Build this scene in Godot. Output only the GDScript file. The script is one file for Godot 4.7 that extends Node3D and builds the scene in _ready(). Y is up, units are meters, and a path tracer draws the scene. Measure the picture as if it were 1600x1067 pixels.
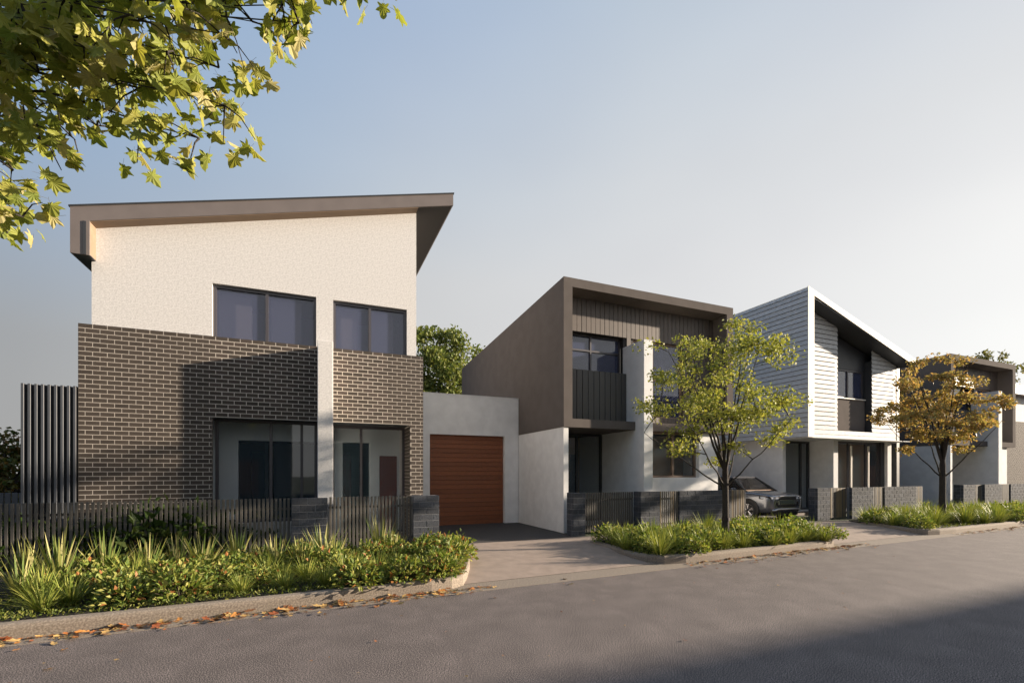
extends Node3D
# A street of new two-storey houses in low evening sun. X runs along the street, Y up, and d (depth) is -Z, away from the viewer.

var M := {}
var org := Vector3.ZERO
var rng := RandomNumberGenerator.new()
const EYE := 1.73

# ------------------------------------------------------------------ mesh helper
class MB:
	var v := PackedVector3Array()
	var n := PackedVector3Array()
	var c := PackedColorArray()
	func tri(a: Vector3, b: Vector3, d: Vector3, out: Vector3, col := Color.WHITE) -> void:
		var nn := (d - a).cross(b - a)
		if nn.length_squared() < 1e-14:
			return
		nn = nn.normalized()
		if nn.dot(out) < 0.0:
			nn = -nn
			v.append_array([a, d, b])
		else:
			v.append_array([a, b, d])
		n.append_array([nn, nn, nn])
		c.append_array([col, col, col])
	func tri_n(a: Vector3, b: Vector3, d: Vector3, na: Vector3, nb: Vector3, nd: Vector3, col := Color.WHITE) -> void:
		var nn := (d - a).cross(b - a)
		if nn.dot(na + nb + nd) < 0.0:
			v.append_array([a, d, b])
			n.append_array([na, nd, nb])
		else:
			v.append_array([a, b, d])
			n.append_array([na, nb, nd])
		c.append_array([col, col, col])
	func quad(a: Vector3, b: Vector3, d: Vector3, e: Vector3, out: Vector3, col := Color.WHITE) -> void:
		tri(a, b, d, out, col)
		tri(a, d, e, out, col)
	func hexa(p: Array, col := Color.WHITE) -> void:   # 8 corners: 0-3 one end, 4-7 the other
		var mid := Vector3.ZERO
		for q in p:
			mid += q
		mid /= 8.0
		for f in [[0, 1, 2, 3], [4, 5, 6, 7], [0, 1, 5, 4], [1, 2, 6, 5], [2, 3, 7, 6], [3, 0, 4, 7]]:
			var cen: Vector3 = (p[f[0]] + p[f[1]] + p[f[2]] + p[f[3]]) / 4.0
			quad(p[f[0]], p[f[1]], p[f[2]], p[f[3]], cen - mid, col)
	func box(x0: float, x1: float, y0: float, y1: float, d0: float, d1: float, col := Color.WHITE) -> void:
		hexa([Vector3(x0, y0, -d0), Vector3(x1, y0, -d0), Vector3(x1, y1, -d0), Vector3(x0, y1, -d0), Vector3(x0, y0, -d1), Vector3(x1, y0, -d1), Vector3(x1, y1, -d1), Vector3(x0, y1, -d1)], col)
	func cbox(x0: float, x1: float, y0: float, y1: float, d0: float, d1: float, ch := 0.006, col := Color.WHITE) -> void:   # chamfered box, 44 triangles
		var lo := Vector3(x0, y0, -d1)
		var hi := Vector3(x1, y1, -d0)
		var cen := (lo + hi) / 2.0
		var h := (hi - lo) / 2.0
		for ax in 3:
			var bx := (ax + 1) % 3
			var cx := (ax + 2) % 3
			for s in [-1.0, 1.0]:
				var q := []
				for k in [[-1.0, -1.0], [1.0, -1.0], [1.0, 1.0], [-1.0, 1.0]]:
					var p := Vector3.ZERO
					p[ax] = s * h[ax]
					p[bx] = k[0] * (h[bx] - ch)
					p[cx] = k[1] * (h[cx] - ch)
					q.append(cen + p)
				var o := Vector3.ZERO
				o[ax] = s
				quad(q[0], q[1], q[2], q[3], o, col)
			for sb in [-1.0, 1.0]:
				for sc in [-1.0, 1.0]:
					var a := Vector3.ZERO
					var b := Vector3.ZERO
					a[ax] = h[ax] - ch
					a[bx] = sb * h[bx]
					a[cx] = sc * (h[cx] - ch)
					b[ax] = h[ax] - ch
					b[bx] = sb * (h[bx] - ch)
					b[cx] = sc * h[cx]
					var a2 := a
					a2[ax] = -a[ax]
					var b2 := b
					b2[ax] = -b[ax]
					var o2 := Vector3.ZERO
					o2[bx] = sb
					o2[cx] = sc
					quad(cen + a, cen + b, cen + b2, cen + a2, o2, col)
		for sx in [-1.0, 1.0]:
			for sy in [-1.0, 1.0]:
				for sz in [-1.0, 1.0]:
					var s3 := Vector3(sx, sy, sz)
					tri(cen + s3 * Vector3(h.x, h.y - ch, h.z - ch), cen + s3 * Vector3(h.x - ch, h.y, h.z - ch), cen + s3 * Vector3(h.x - ch, h.y - ch, h.z), s3, col)
	func prism(poly: PackedVector2Array, d0: float, d1: float, col := Color.WHITE) -> void:   # XY outline pushed back from d0 to d1
		var ix := Geometry2D.triangulate_polygon(poly)
		for k in range(0, ix.size(), 3):
			var a := poly[ix[k]]
			var b := poly[ix[k + 1]]
			var e := poly[ix[k + 2]]
			tri(Vector3(a.x, a.y, -d0), Vector3(b.x, b.y, -d0), Vector3(e.x, e.y, -d0), Vector3(0, 0, 1), col)
			tri(Vector3(a.x, a.y, -d1), Vector3(b.x, b.y, -d1), Vector3(e.x, e.y, -d1), Vector3(0, 0, -1), col)
		var cw := Geometry2D.is_polygon_clockwise(poly)
		for k in poly.size():
			var a := poly[k]
			var b := poly[(k + 1) % poly.size()]
			var o := Vector3(b.y - a.y, a.x - b.x, 0.0) * (-1.0 if cw else 1.0)
			quad(Vector3(a.x, a.y, -d0), Vector3(b.x, b.y, -d0), Vector3(b.x, b.y, -d1), Vector3(a.x, a.y, -d1), o, col)
	func slab(poly: PackedVector2Array, y0: float, y1: float, col := Color.WHITE) -> void:   # plan outline (x, d) raised from y0 to y1
		var ix := Geometry2D.triangulate_polygon(poly)
		for k in range(0, ix.size(), 3):
			var a := poly[ix[k]]
			var b := poly[ix[k + 1]]
			var e := poly[ix[k + 2]]
			tri(Vector3(a.x, y1, -a.y), Vector3(b.x, y1, -b.y), Vector3(e.x, y1, -e.y), Vector3.UP, col)
			tri(Vector3(a.x, y0, -a.y), Vector3(b.x, y0, -b.y), Vector3(e.x, y0, -e.y), Vector3.DOWN, col)
		var cw := Geometry2D.is_polygon_clockwise(poly)
		for k in poly.size():
			var a := poly[k]
			var b := poly[(k + 1) % poly.size()]
			var o := Vector3(b.y - a.y, 0.0, b.x - a.x) * (-1.0 if cw else 1.0)
			quad(Vector3(a.x, y0, -a.y), Vector3(b.x, y0, -b.y), Vector3(b.x, y1, -b.y), Vector3(a.x, y1, -a.y), o, col)
	func tube(pts: Array, rad: Array, sides := 7, col := Color.WHITE) -> void:
		var rings := []
		for i in pts.size():
			var dir: Vector3 = (pts[mini(i + 1, pts.size() - 1)] - pts[maxi(i - 1, 0)]).normalized()
			var side := dir.cross(Vector3(0.31, 0.17, 0.93)).normalized()
			var up := side.cross(dir)
			var ring := []
			for s in sides:
				var a := TAU * s / sides
				ring.append(side * cos(a) + up * sin(a))
			rings.append(ring)
		for i in pts.size() - 1:
			for s in sides:
				var t := (s + 1) % sides
				var p0: Vector3 = pts[i] + rings[i][s] * rad[i]
				var p1: Vector3 = pts[i] + rings[i][t] * rad[i]
				var p2: Vector3 = pts[i + 1] + rings[i + 1][t] * rad[i + 1]
				var p3: Vector3 = pts[i + 1] + rings[i + 1][s] * rad[i + 1]
				tri_n(p0, p1, p2, rings[i][s], rings[i][t], rings[i + 1][t], col)
				tri_n(p0, p2, p3, rings[i][s], rings[i + 1][t], rings[i + 1][s], col)
	func loft(rings: Array, col := Color.WHITE, caps := true) -> void:   # closed rings of equal size, smooth
		var m: int = rings[0].size()
		var acc := []
		for r in rings:
			var row := []
			row.resize(m)
			row.fill(Vector3.ZERO)
			acc.append(row)
		var mid := Vector3.ZERO
		for r in rings:
			for p in r:
				mid += p / float(m * rings.size())
		for i in rings.size() - 1:
			for s in m:
				var t := (s + 1) % m
				var a: Vector3 = rings[i][s]
				var nn: Vector3 = (rings[i + 1][t] - a).cross(rings[i][t] - a) + (rings[i + 1][s] - a).cross(rings[i + 1][t] - a)
				var cm := Vector3.ZERO
				for p in rings[i]:
					cm += p / float(m)
				if nn.dot(a - cm) < 0:
					nn = -nn
				for k in [[i, s], [i, t], [i + 1, s], [i + 1, t]]:
					acc[k[0]][k[1]] += nn
		for i in rings.size() - 1:
			for s in m:
				var t := (s + 1) % m
				var na: Vector3 = acc[i][s].normalized()
				var nb: Vector3 = acc[i][t].normalized()
				var nc: Vector3 = acc[i + 1][t].normalized()
				var nd: Vector3 = acc[i + 1][s].normalized()
				tri_n(rings[i][s], rings[i][t], rings[i + 1][t], na, nb, nc, col)
				tri_n(rings[i][s], rings[i + 1][t], rings[i + 1][s], na, nc, nd, col)
		if caps:
			for e in [0, rings.size() - 1]:
				var cm := Vector3.ZERO
				for p in rings[e]:
					cm += p / float(m)
				for s in m:
					tri(cm, rings[e][s], rings[e][(s + 1) % m], cm - mid, col)
	func leaf(p: Vector3, along: Vector3, side: Vector3, l: float, w: float, fold: float, col: Color) -> void:   # a kite folded along its rib
		var up := side.cross(along)
		var tip := p + along * l
		var mid := p + along * l * 0.45
		tri(p, mid + side * w * 0.5 + up * fold * w, tip, up, col)
		tri(p, tip, mid - side * w * 0.5 + up * fold * w, up, col)
	func mesh(o := Vector3.ZERO) -> ArrayMesh:
		if o != Vector3.ZERO:
			for i in v.size():
				v[i] -= o
		var a := []
		a.resize(Mesh.ARRAY_MAX)
		a[Mesh.ARRAY_VERTEX] = v
		a[Mesh.ARRAY_NORMAL] = n
		a[Mesh.ARRAY_COLOR] = c
		var m := ArrayMesh.new()
		m.add_surface_from_arrays(Mesh.PRIMITIVE_TRIANGLES, a)
		return m

# ------------------------------------------------------------------ object helpers
var used := {}

func numbered(called: String) -> String:
	used[called] = used.get(called, -1) + 1
	return called if used[called] == 0 else "%s_%03d" % [called, used[called]]

func tag(o: Node3D, label := "", category := "", group := "", kind := "") -> Node3D:
	if label:
		o.set_meta("label", label)
	if category:
		o.set_meta("category", category)
	if group:
		o.set_meta("group", group)
	if kind:
		o.set_meta("kind", kind)
	return o

func thing(called: String, label: String, category: String, at: Vector3, group := "") -> Node3D:
	var o := Node3D.new()
	o.name = numbered(called)
	add_child(o)
	o.position = at
	org = at
	return tag(o, label, category, group)

func put(called: String, mesh: Mesh, mat: Material, parent: Node3D) -> MeshInstance3D:
	var o := MeshInstance3D.new()
	o.mesh = mesh
	o.material_override = mat
	if parent == self:
		o.name = numbered(called)
	else:
		var k := 0
		var nm := called
		while parent.has_node(NodePath(nm)):
			k += 1
			nm = "%s_%03d" % [called, k]
		o.name = nm
	parent.add_child(o)
	return o

var counts := {}
func piece(called: String, mesh: Mesh, mat: Material, parent: Node3D, at: Vector3, sc := Vector3.ONE) -> MeshInstance3D:   # like put, quick for many
	var key := str(parent.get_instance_id()) + called
	counts[key] = counts.get(key, -1) + 1
	var o := MeshInstance3D.new()
	o.mesh = mesh
	o.material_override = mat
	o.name = called if counts[key] == 0 else "%s_%03d" % [called, counts[key]]
	o.position = at - org
	o.scale = sc
	parent.add_child(o)
	return o

func part(called: String, mb: MB, mat: Material, parent: Node3D) -> MeshInstance3D:
	return put(called, mb.mesh(org), mat, parent)

func struct(called: String, mb: MB, mat: Material) -> MeshInstance3D:
	var o := put(called, mb.mesh(), mat, self)
	o.set_meta("kind", "structure")
	return o

func copy(o: Node3D, called: String, at: Vector3, turn: float, sc: float, label: String, group := "") -> Node3D:
	var c: Node3D = o.duplicate()
	c.name = numbered(called)
	add_child(c)
	c.position = at
	c.rotation.y = turn
	c.scale = Vector3.ONE * sc
	c.set_meta("label", label)
	if group:
		c.set_meta("group", group)
	return c

# ------------------------------------------------------------------ materials
func noise_tex(freq: float, octaves: int, lo: Color, hi: Color, sd: int, size := 512, kind := FastNoiseLite.TYPE_SIMPLEX_SMOOTH, mids := []) -> NoiseTexture2D:
	var f := FastNoiseLite.new()
	f.noise_type = kind
	f.frequency = freq
	f.fractal_octaves = octaves
	f.seed = sd
	var t := NoiseTexture2D.new()
	t.width = size
	t.height = size
	t.seamless = true
	t.noise = f
	var g := Gradient.new()
	g.offsets = PackedFloat32Array([0.0, 1.0])
	g.colors = PackedColorArray([lo, hi])
	for m in mids:
		g.add_point(m[0], m[1])
	t.color_ramp = g
	return t

func lin(r: float, g: float, b: float) -> Color:
	return Color(r, g, b).linear_to_srgb()

func mat(called: String, col: Color, rough := 0.7, metal := 0.0, spec := 0.5) -> StandardMaterial3D:
	var m := StandardMaterial3D.new()
	m.resource_name = called
	m.albedo_color = col
	m.roughness = rough
	m.metallic = metal
	m.metallic_specular = spec
	M[called] = m
	return m

func surf(m: StandardMaterial3D, tex: Texture2D, scale: Vector3, bump: Texture2D = null, height := 0.0, world := true) -> StandardMaterial3D:
	m.uv1_triplanar = true
	m.uv1_world_triplanar = world
	m.uv1_scale = scale
	m.uv1_triplanar_sharpness = 4.0
	if tex:
		m.albedo_texture = tex
	if bump:
		m.heightmap_enabled = true
		m.heightmap_texture = bump
		m.heightmap_scale = height
	return m

func grit_tex() -> Texture2D:
	return noise_tex(0.05, 4, g(0.7), g(1.0), 81)

func g(x: float) -> Color:
	return Color(x, x, x)

func make_materials() -> void:
	var fine := noise_tex(0.05, 4, g(0.0), g(1.0), 3)
	var coarse_soft := noise_tex(0.012, 5, g(0.93), g(1.0), 5)
	var speck := noise_tex(0.22, 3, g(0.55), g(1.0), 9, 512, FastNoiseLite.TYPE_SIMPLEX)
	var worm := noise_tex(0.035, 3, g(0.0), g(1.0), 21)
	surf(mat("stucco", lin(0.715, 0.70, 0.69), 0.92), noise_tex(0.014, 5, g(0.86), g(1.0), 6), Vector3(0.5, 0.3, 0.5), worm, 0.2)
	M.stucco.uv1_scale = Vector3.ONE * 2.8
	surf(mat("white_render", lin(0.74, 0.74, 0.735), 0.85), coarse_soft, Vector3.ONE * 0.35, fine, 0.12)
	surf(mat("room_wall", lin(0.72, 0.77, 0.80), 0.9), null, Vector3.ONE)
	surf(mat("room_tan", lin(0.48, 0.34, 0.22), 0.9), null, Vector3.ONE)
	surf(mat("far_brick", lin(0.10, 0.085, 0.075), 0.9), grit_tex(), Vector3.ONE)
	mat("blind", lin(0.42, 0.38, 0.42), 0.9)
	mat("room_floor", lin(0.14, 0.10, 0.075), 0.5)
	mat("joinery_dark", lin(0.018, 0.018, 0.02), 0.4)
	mat("joinery_red", lin(0.16, 0.05, 0.035), 0.5)
	surf(mat("mortar", lin(0.86, 0.77, 0.67), 0.95), speck, Vector3.ONE * 2.0)
	var grit := noise_tex(0.09, 3, g(0.5), g(1.0), 14)
	for k in 5:
		var t: float = [1.0, 0.76, 1.22, 0.9, 1.1][k]
		surf(mat("brick%d" % k, lin(0.110 * t, 0.085 * t * [1.0, 1.02, 0.97, 1.0, 0.96][k], 0.067 * t), 0.85), grit, Vector3(3.1, 9.0, 3.1), fine, 0.25)
	surf(mat("brick_rows", lin(0.110, 0.085, 0.067), 0.85), grit, Vector3(3.1, 9.0, 3.1), fine, 0.25)
	M.brick_rows.vertex_color_use_as_albedo = true
	for k in 4:
		var t: float = [1.0, 0.8, 1.2, 0.92][k]
		surf(mat("block%d" % k, lin(0.078 * t, 0.088 * t, 0.108 * t), 0.9), noise_tex(0.03, 4, g(0.62), g(1.0), 40 + k), Vector3(1.6, 3.2, 1.6), fine, 0.9)
	surf(mat("block_mortar", lin(0.27, 0.28, 0.30), 0.95), speck, Vector3.ONE * 2.0)
	surf(mat("fascia", lin(0.175, 0.148, 0.138), 0.42, 0.0, 0.5), coarse_soft, Vector3(0.3, 0.3, 0.3))
	surf(mat("soffit", lin(0.26, 0.18, 0.12), 0.7), coarse_soft, Vector3.ONE * 0.4)
	surf(mat("brown_panel", lin(0.134, 0.118, 0.110), 0.95, 0.0, 0.15), coarse_soft, Vector3.ONE * 0.25)
	surf(mat("brown_seam", lin(0.11, 0.088, 0.076), 0.5), coarse_soft, Vector3.ONE * 0.6)
	surf(mat("brown_seam_b", lin(0.098, 0.08, 0.07), 0.5), coarse_soft, Vector3.ONE * 0.6)
	mat("groove", lin(0.02, 0.018, 0.018), 0.8)
	mat("charcoal", lin(0.035, 0.037, 0.042), 0.45)
	mat("balustrade_panel", lin(0.062, 0.059, 0.056), 0.5)
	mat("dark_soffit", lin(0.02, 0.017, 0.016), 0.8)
	mat("frame", lin(0.055, 0.05, 0.058), 0.4, 0.0, 0.6)
	mat("frame_bronze", lin(0.16, 0.11, 0.08), 0.4)
	surf(mat("screen_slat", lin(0.075, 0.082, 0.095), 0.45), coarse_soft, Vector3.ONE * 0.6)
	surf(mat("slat", lin(0.098, 0.09, 0.078), 0.6), coarse_soft, Vector3(2, 0.6, 2))
	surf(mat("slat_gold", lin(0.19, 0.145, 0.085), 0.5), coarse_soft, Vector3(2, 0.6, 2))
	for k in 3:
		var t: float = [1.0, 0.95, 1.04][k]
		surf(mat("board%d" % k, lin(0.76 * t, 0.77 * t, 0.785 * t), 0.6, 0.0, 0.35), noise_tex(0.03, 5, g(0.66), g(1.0), 60 + k), Vector3(0.25, 4.0, 0.25), fine, 0.12)
	mat("white_trim", lin(0.8, 0.75, 0.67), 0.6)
	for k in 3:
		var t: float = [1.0, 0.9, 1.08][k]
		surf(mat("cedar%d" % k, lin(0.285 * t, 0.092 * t, 0.035 * t), 0.55), noise_tex(0.03, 5, g(0.7), g(1.0), 70 + k), Vector3(0.35, 7.0, 0.35))
	# ground
	var asph := noise_tex(0.14, 3, lin(0.045, 0.040, 0.038), lin(0.34, 0.295, 0.268), 31, 1024, FastNoiseLite.TYPE_SIMPLEX, [[0.36, lin(0.040, 0.034, 0.033)], [0.5, lin(0.118, 0.097, 0.091)], [0.62, lin(0.28, 0.23, 0.212)]])
	surf(mat("asphalt", g(1.0), 0.85), asph, Vector3.ONE * 0.4, speck, 0.05)
	M.asphalt.detail_enabled = true
	M.asphalt.detail_blend_mode = BaseMaterial3D.BLEND_MODE_MUL
	M.asphalt.detail_albedo = noise_tex(0.008, 5, g(0.84), g(1.0), 33)
	M.asphalt.uv2_triplanar = true
	M.asphalt.uv2_world_triplanar = true
	M.asphalt.uv2_scale = Vector3(0.05, 0.11, 0.16)
	surf(mat("concrete", lin(0.30, 0.238, 0.195), 0.9), noise_tex(0.02, 6, g(0.88), g(1.0), 35), Vector3.ONE * 0.3, fine, 0.1)
	surf(mat("kerb_concrete", lin(0.36, 0.30, 0.24), 0.9), noise_tex(0.08, 5, g(0.6), g(1.0), 36), Vector3.ONE * 0.8, speck, 0.4)
	surf(mat("paver", lin(0.055, 0.05, 0.048), 0.85), noise_tex(0.05, 5, g(0.7), g(1.0), 37), Vector3.ONE * 0.5)
	surf(mat("soil", lin(0.035, 0.028, 0.014), 1.0), noise_tex(0.06, 5, g(0.4), g(1.0), 38), Vector3.ONE, worm, 2.0)
	surf(mat("lawn", lin(0.045, 0.065, 0.02), 1.0), noise_tex(0.05, 5, g(0.5), g(1.0), 39), Vector3.ONE, fine, 2.0)
	# glass
	for q in [["glass", lin(0.07, 0.12, 0.155), 0.13], ["glass_tint", lin(0.075, 0.09, 0.175), 0.4], ["car_glass", lin(0.02, 0.02, 0.022), 0.55]]:
		var gm := mat(q[0], q[1], 0.02, 0.0, 0.8)
		gm.transparency = BaseMaterial3D.TRANSPARENCY_ALPHA
		gm.albedo_color.a = q[2]
	# leaves
	for q in [["foliage", 0.85], ["maple_leaf", 0.95], ["grass_blade", 0.7], ["dry_leaf", 0.2]]:
		var fm := mat(q[0], Color.WHITE, 0.55, 0.0, 0.4)
		fm.vertex_color_use_as_albedo = true
		fm.cull_mode = BaseMaterial3D.CULL_DISABLED
		fm.backlight_enabled = true
		fm.backlight = Color(q[1], q[1], q[1] * 0.8)
	surf(mat("bark", lin(0.085, 0.07, 0.06), 0.95), noise_tex(0.05, 4, g(0.45), g(1.0), 44), Vector3(5, 1.6, 5), fine, 1.5)
	mat("tie", lin(0.03, 0.02, 0.02), 0.8)
	# car
	var paint := mat("car_paint", lin(0.15, 0.16, 0.185), 0.26, 0.6)
	paint.clearcoat_enabled = true
	paint.clearcoat = 1.0
	paint.clearcoat_roughness = 0.04
	mat("car_black", lin(0.012, 0.012, 0.013), 0.45)
	mat("rubber", lin(0.015, 0.015, 0.016), 0.85)
	mat("alloy", lin(0.62, 0.60, 0.60), 0.25, 0.9)
	mat("silver", lin(0.5, 0.5, 0.52), 0.3, 0.8)
	mat("lamp_glass", lin(0.78, 0.8, 0.84), 0.12, 0.2, 0.8)
	mat("plate_blank", lin(0.05, 0.065, 0.05), 0.6)
	mat("tan_leather", lin(0.26, 0.15, 0.08), 0.7)

# ------------------------------------------------------------------ building helpers
func wall_open(mb: MB, x0: float, x1: float, y0: float, y1: float, d0: float, d1: float, opens: Array) -> void:   # openings [x0, x1, y0, y1], left to right
	var x := x0
	for o in opens:
		if o[0] > x:
			mb.box(x, o[0], y0, y1, d0, d1)
		if o[2] > y0:
			mb.box(o[0], o[1], y0, o[2], d0, d1)
		if o[3] < y1:
			mb.box(o[0], o[1], o[3], y1, d0, d1)
		x = o[1]
	if x < x1:
		mb.box(x, x1, y0, y1, d0, d1)

func window(parent: Node3D, x0: float, x1: float, y0: float, y1: float, d: float, xs: Array, ys: Array, fw := 0.055, fm: Material = null, gm: Material = null, called := "window", depth := 0.09) -> Node3D:
	var mb := MB.new()
	mb.box(x0, x0 + fw, y0, y1, d, d + depth)
	mb.box(x1 - fw, x1, y0, y1, d, d + depth)
	mb.box(x0 + fw, x1 - fw, y1 - fw, y1, d, d + depth)
	mb.box(x0 + fw, x1 - fw, y0, y0 + fw, d, d + depth)
	var cx := [x0 + fw / 2.0]
	for x in xs:
		mb.box(x - fw / 2, x + fw / 2, y0 + fw, y1 - fw, d + 0.002, d + depth - 0.002)
		cx.append(x)
	cx.append(x1 - fw / 2.0)
	var cy := [y0 + fw / 2.0]
	for y in ys:
		for k in cx.size() - 1:
			mb.box(cx[k] + fw / 2, cx[k + 1] - fw / 2, y - fw / 2, y + fw / 2, d + 0.004, d + depth - 0.004)
		cy.append(y)
	cy.append(y1 - fw / 2.0)
	var w := part(called, mb, fm if fm else M.frame, parent)
	for i in cx.size() - 1:
		for j in cy.size() - 1:
			var p := MB.new()
			p.box(cx[i] + fw / 2, cx[i + 1] - fw / 2, cy[j] + fw / 2, cy[j + 1] - fw / 2, d + depth * 0.5, d + depth * 0.5 + 0.008)
			part("pane", p, gm if gm else M.glass, w)
	return w

# masonry in running bond: returns [[x0, x1, y0, y1], ...] between the openings
func bond(x0: float, x1: float, y_top: float, y_bot: float, length: float, course: float, joint: float, opens: Array) -> Array:
	var out := []
	var row := 0
	var y := y_top
	while y - course > y_bot - 0.02:
		var off := 0.0 if row % 2 == 0 else -length / 2.0
		var x := x0 + off
		while x < x1 - 0.01:
			var spans := [[maxf(x, x0), minf(x + length - joint, x1)]]
			for o in opens:
				if y - course * 0.5 < o[3] and y - course * 0.5 > o[2]:
					var cut := []
					for s in spans:
						if s[0] < o[0]:
							cut.append([s[0], minf(s[1], o[0])])
						if s[1] > o[1]:
							cut.append([maxf(s[0], o[1]), s[1]])
					spans = cut
			for s in spans:
				if s[1] - s[0] > 0.02:
					out.append([s[0], s[1], y - course + joint, y])
			x += length
		y -= course
		row += 1
	return out

func lay(parent: Node3D, bricks: Array, d: float, deep: float, called: String, mats: Array, rough: float, limit: int, length: float, hgt: float, rest_mat: Material) -> void:
	bricks.sort_custom(func(a, b): return Vector2(a[0], d).length() + (100.0 if a[3] < 1.15 and called == "brick" else 0.0) < Vector2(b[0], d).length() + (100.0 if b[3] < 1.15 and called == "brick" else 0.0))
	var shapes := []
	for k in 3:
		var mb := MB.new()
		mb.cbox(-length / 2, length / 2, -hgt / 2, hgt / 2, -deep / 2, deep / 2, [0.002, 0.003, 0.0025][k] if called == "brick" else [0.004, 0.007, 0.005][k])
		shapes.append(mb.mesh())
	var rest := MB.new()
	for i in bricks.size():
		var b: Array = bricks[i]
		var w: float = b[1] - b[0]
		var out := rng.randf_range(-rough, rough)
		if i < limit:
			piece(called, shapes[rng.randi() % 3], mats[rng.randi() % mats.size()], parent, Vector3((b[0] + b[1]) / 2, (b[2] + b[3]) / 2, -(d + deep / 2 + out)), Vector3(w / length, (b[3] - b[2]) / hgt, 1))
		else:
			rest.box(b[0], b[1], b[2], b[3], d + out, d + deep + out, g(rng.randf_range(0.75, 1.22)))
	if rest.v.size():
		part(called + "s", rest, rest_mat, parent).set_meta("kind", "stuff")

func slats(parent: Node3D, x0: float, x1: float, y0: float, y1: float, d: float, pitch: float, width: float, deep: float, m: Array, called := "slat") -> void:
	var mb := MB.new()
	mb.cbox(-width / 2, width / 2, -(y1 - y0) / 2, (y1 - y0) / 2, -deep / 2, deep / 2, 0.003)
	var shape := mb.mesh()
	var n := int(round((x1 - x0) / pitch))
	for k in n:
		piece(called, shape, m[rng.randi() % m.size()], parent, Vector3(x0 + (k + 0.5) * (x1 - x0) / n, (y0 + y1) / 2, -(d + deep / 2 + rng.randf_range(-0.002, 0.002))))

func rails(parent: Node3D, x0: float, x1: float, ys: Array, d: float, m: Material) -> void:
	for y in ys:
		var mb := MB.new()
		mb.box(x0, x1, y, y + 0.05, d, d + 0.03)
		part("rail", mb, m, parent)

func block_pier(parent: Node3D, x0: float, x1: float, y1: float, d0: float, d1: float, sides := true, called := "block_pier") -> void:
	var core := MB.new()
	core.box(x0 + 0.006, x1 - 0.006, 0.0, y1 - 0.008, d0 + 0.006, d1 - 0.006)
	var p := part(called, core, M.block_mortar, parent)
	var bs := bond(x0, x1, y1, 0.0, 0.318, 0.15, 0.011, [])
	lay(p, bs, d0, 0.1, "block", [M.block0, M.block1, M.block2, M.block3], 0.002, 400, 0.31, 0.142, M.block0)
	if sides:   # the face turned to the viewer's left, laid the same way
		var shape := MB.new()
		shape.cbox(-0.05, 0.05, -0.071, 0.071, -0.155, 0.155, 0.006)
		var sm := shape.mesh()
		for b in bond(d0 + 0.11, d1, y1, 0.0, 0.318, 0.15, 0.008, []):
			piece("block", sm, M["block%d" % (rng.randi() % 4)], p, Vector3(x0 + 0.05, (b[2] + b[3]) / 2, -(b[0] + b[1]) / 2), Vector3(1, 1, (b[1] - b[0]) / 0.31))

func kerb_d(x: float) -> float:   # where the road meets the kerb
	return 7.0 + 0.045 * (x + 3.2)

# ------------------------------------------------------------------ the scene
func _ready() -> void:
	rng.seed = 7
	var cam := Camera3D.new()
	cam.name = "camera"
	cam.projection = Camera3D.PROJECTION_FRUSTUM
	cam.near = 0.05
	cam.far = 600.0
	cam.size = 0.05 * 1067.0 / 730.0
	cam.frustum_offset = Vector2(0, 0.05 * (740.0 - 533.5) / 730.0)
	add_child(cam)
	cam.position = Vector3(0, EYE, 0)
	cam.rotation.y = deg_to_rad(-23.0)
	cam.current = true

	var sun_az := deg_to_rad(76.0)   # from square-on to the fronts, towards the right
	var sun_el := deg_to_rad(13.2)
	var to_sun := Vector3(sin(sun_az) * cos(sun_el), sin(sun_el), cos(sun_az) * cos(sun_el))
	var exposure := 2.75
	var env := Environment.new()
	env.background_mode = Environment.BG_SKY
	var sky := Sky.new()
	var pan := PanoramaSkyMaterial.new()
	pan.panorama = sky_picture(to_sun, exposure)
	sky.sky_material = pan
	env.sky = sky
	env.tonemap_mode = Environment.TONE_MAPPER_LINEAR
	env.tonemap_exposure = exposure
	env.sdfgi_enabled = true
	env.ssao_enabled = true
	env.ssil_enabled = true
	var we := WorldEnvironment.new()
	we.name = "world"
	we.environment = env
	add_child(we)

	var sun := DirectionalLight3D.new()
	sun.name = "sun"
	sun.light_color = Color(1.0, 0.925, 0.83)
	sun.light_energy = 1.6
	sun.light_angular_distance = 0.9
	sun.shadow_enabled = true
	add_child(sun)
	sun.look_at_from_position(Vector3.ZERO, -to_sun, Vector3.UP)

	make_materials()
	ground()
	brick_house()
	garage("garage", "white rendered garage with a cedar slat door between brick house and brown house", 2.62, 6.66, 15.1, 4.36, 3.49, 6.13, 3.03, true)
	box_house("brown box-framed house with white fin wall, behind the nearest street tree", 6.67, 13.35, 11.87, 22.0, 7.45, 6.85, 2.54, true)
	garage("garage", "white rendered garage behind the parked car", 13.0, 18.0, 17.0, 4.2, 13.6, 17.6, 2.9, false)
	timber_house()
	garage("garage", "white rendered garage behind the rust-leaved tree", 24.9, 27.7, 15.4, 4.36, 25.2, 27.4, 2.9, false)
	box_house("far brown box-framed house behind the rust-leaved tree", 27.74, 33.86, 12.2, 21.0, 7.41, 7.0, 3.3, false)
	end_house()
	fences()
	opposite_row()
	trees()
	car()
	planting()
	fallen_leaves()

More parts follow.
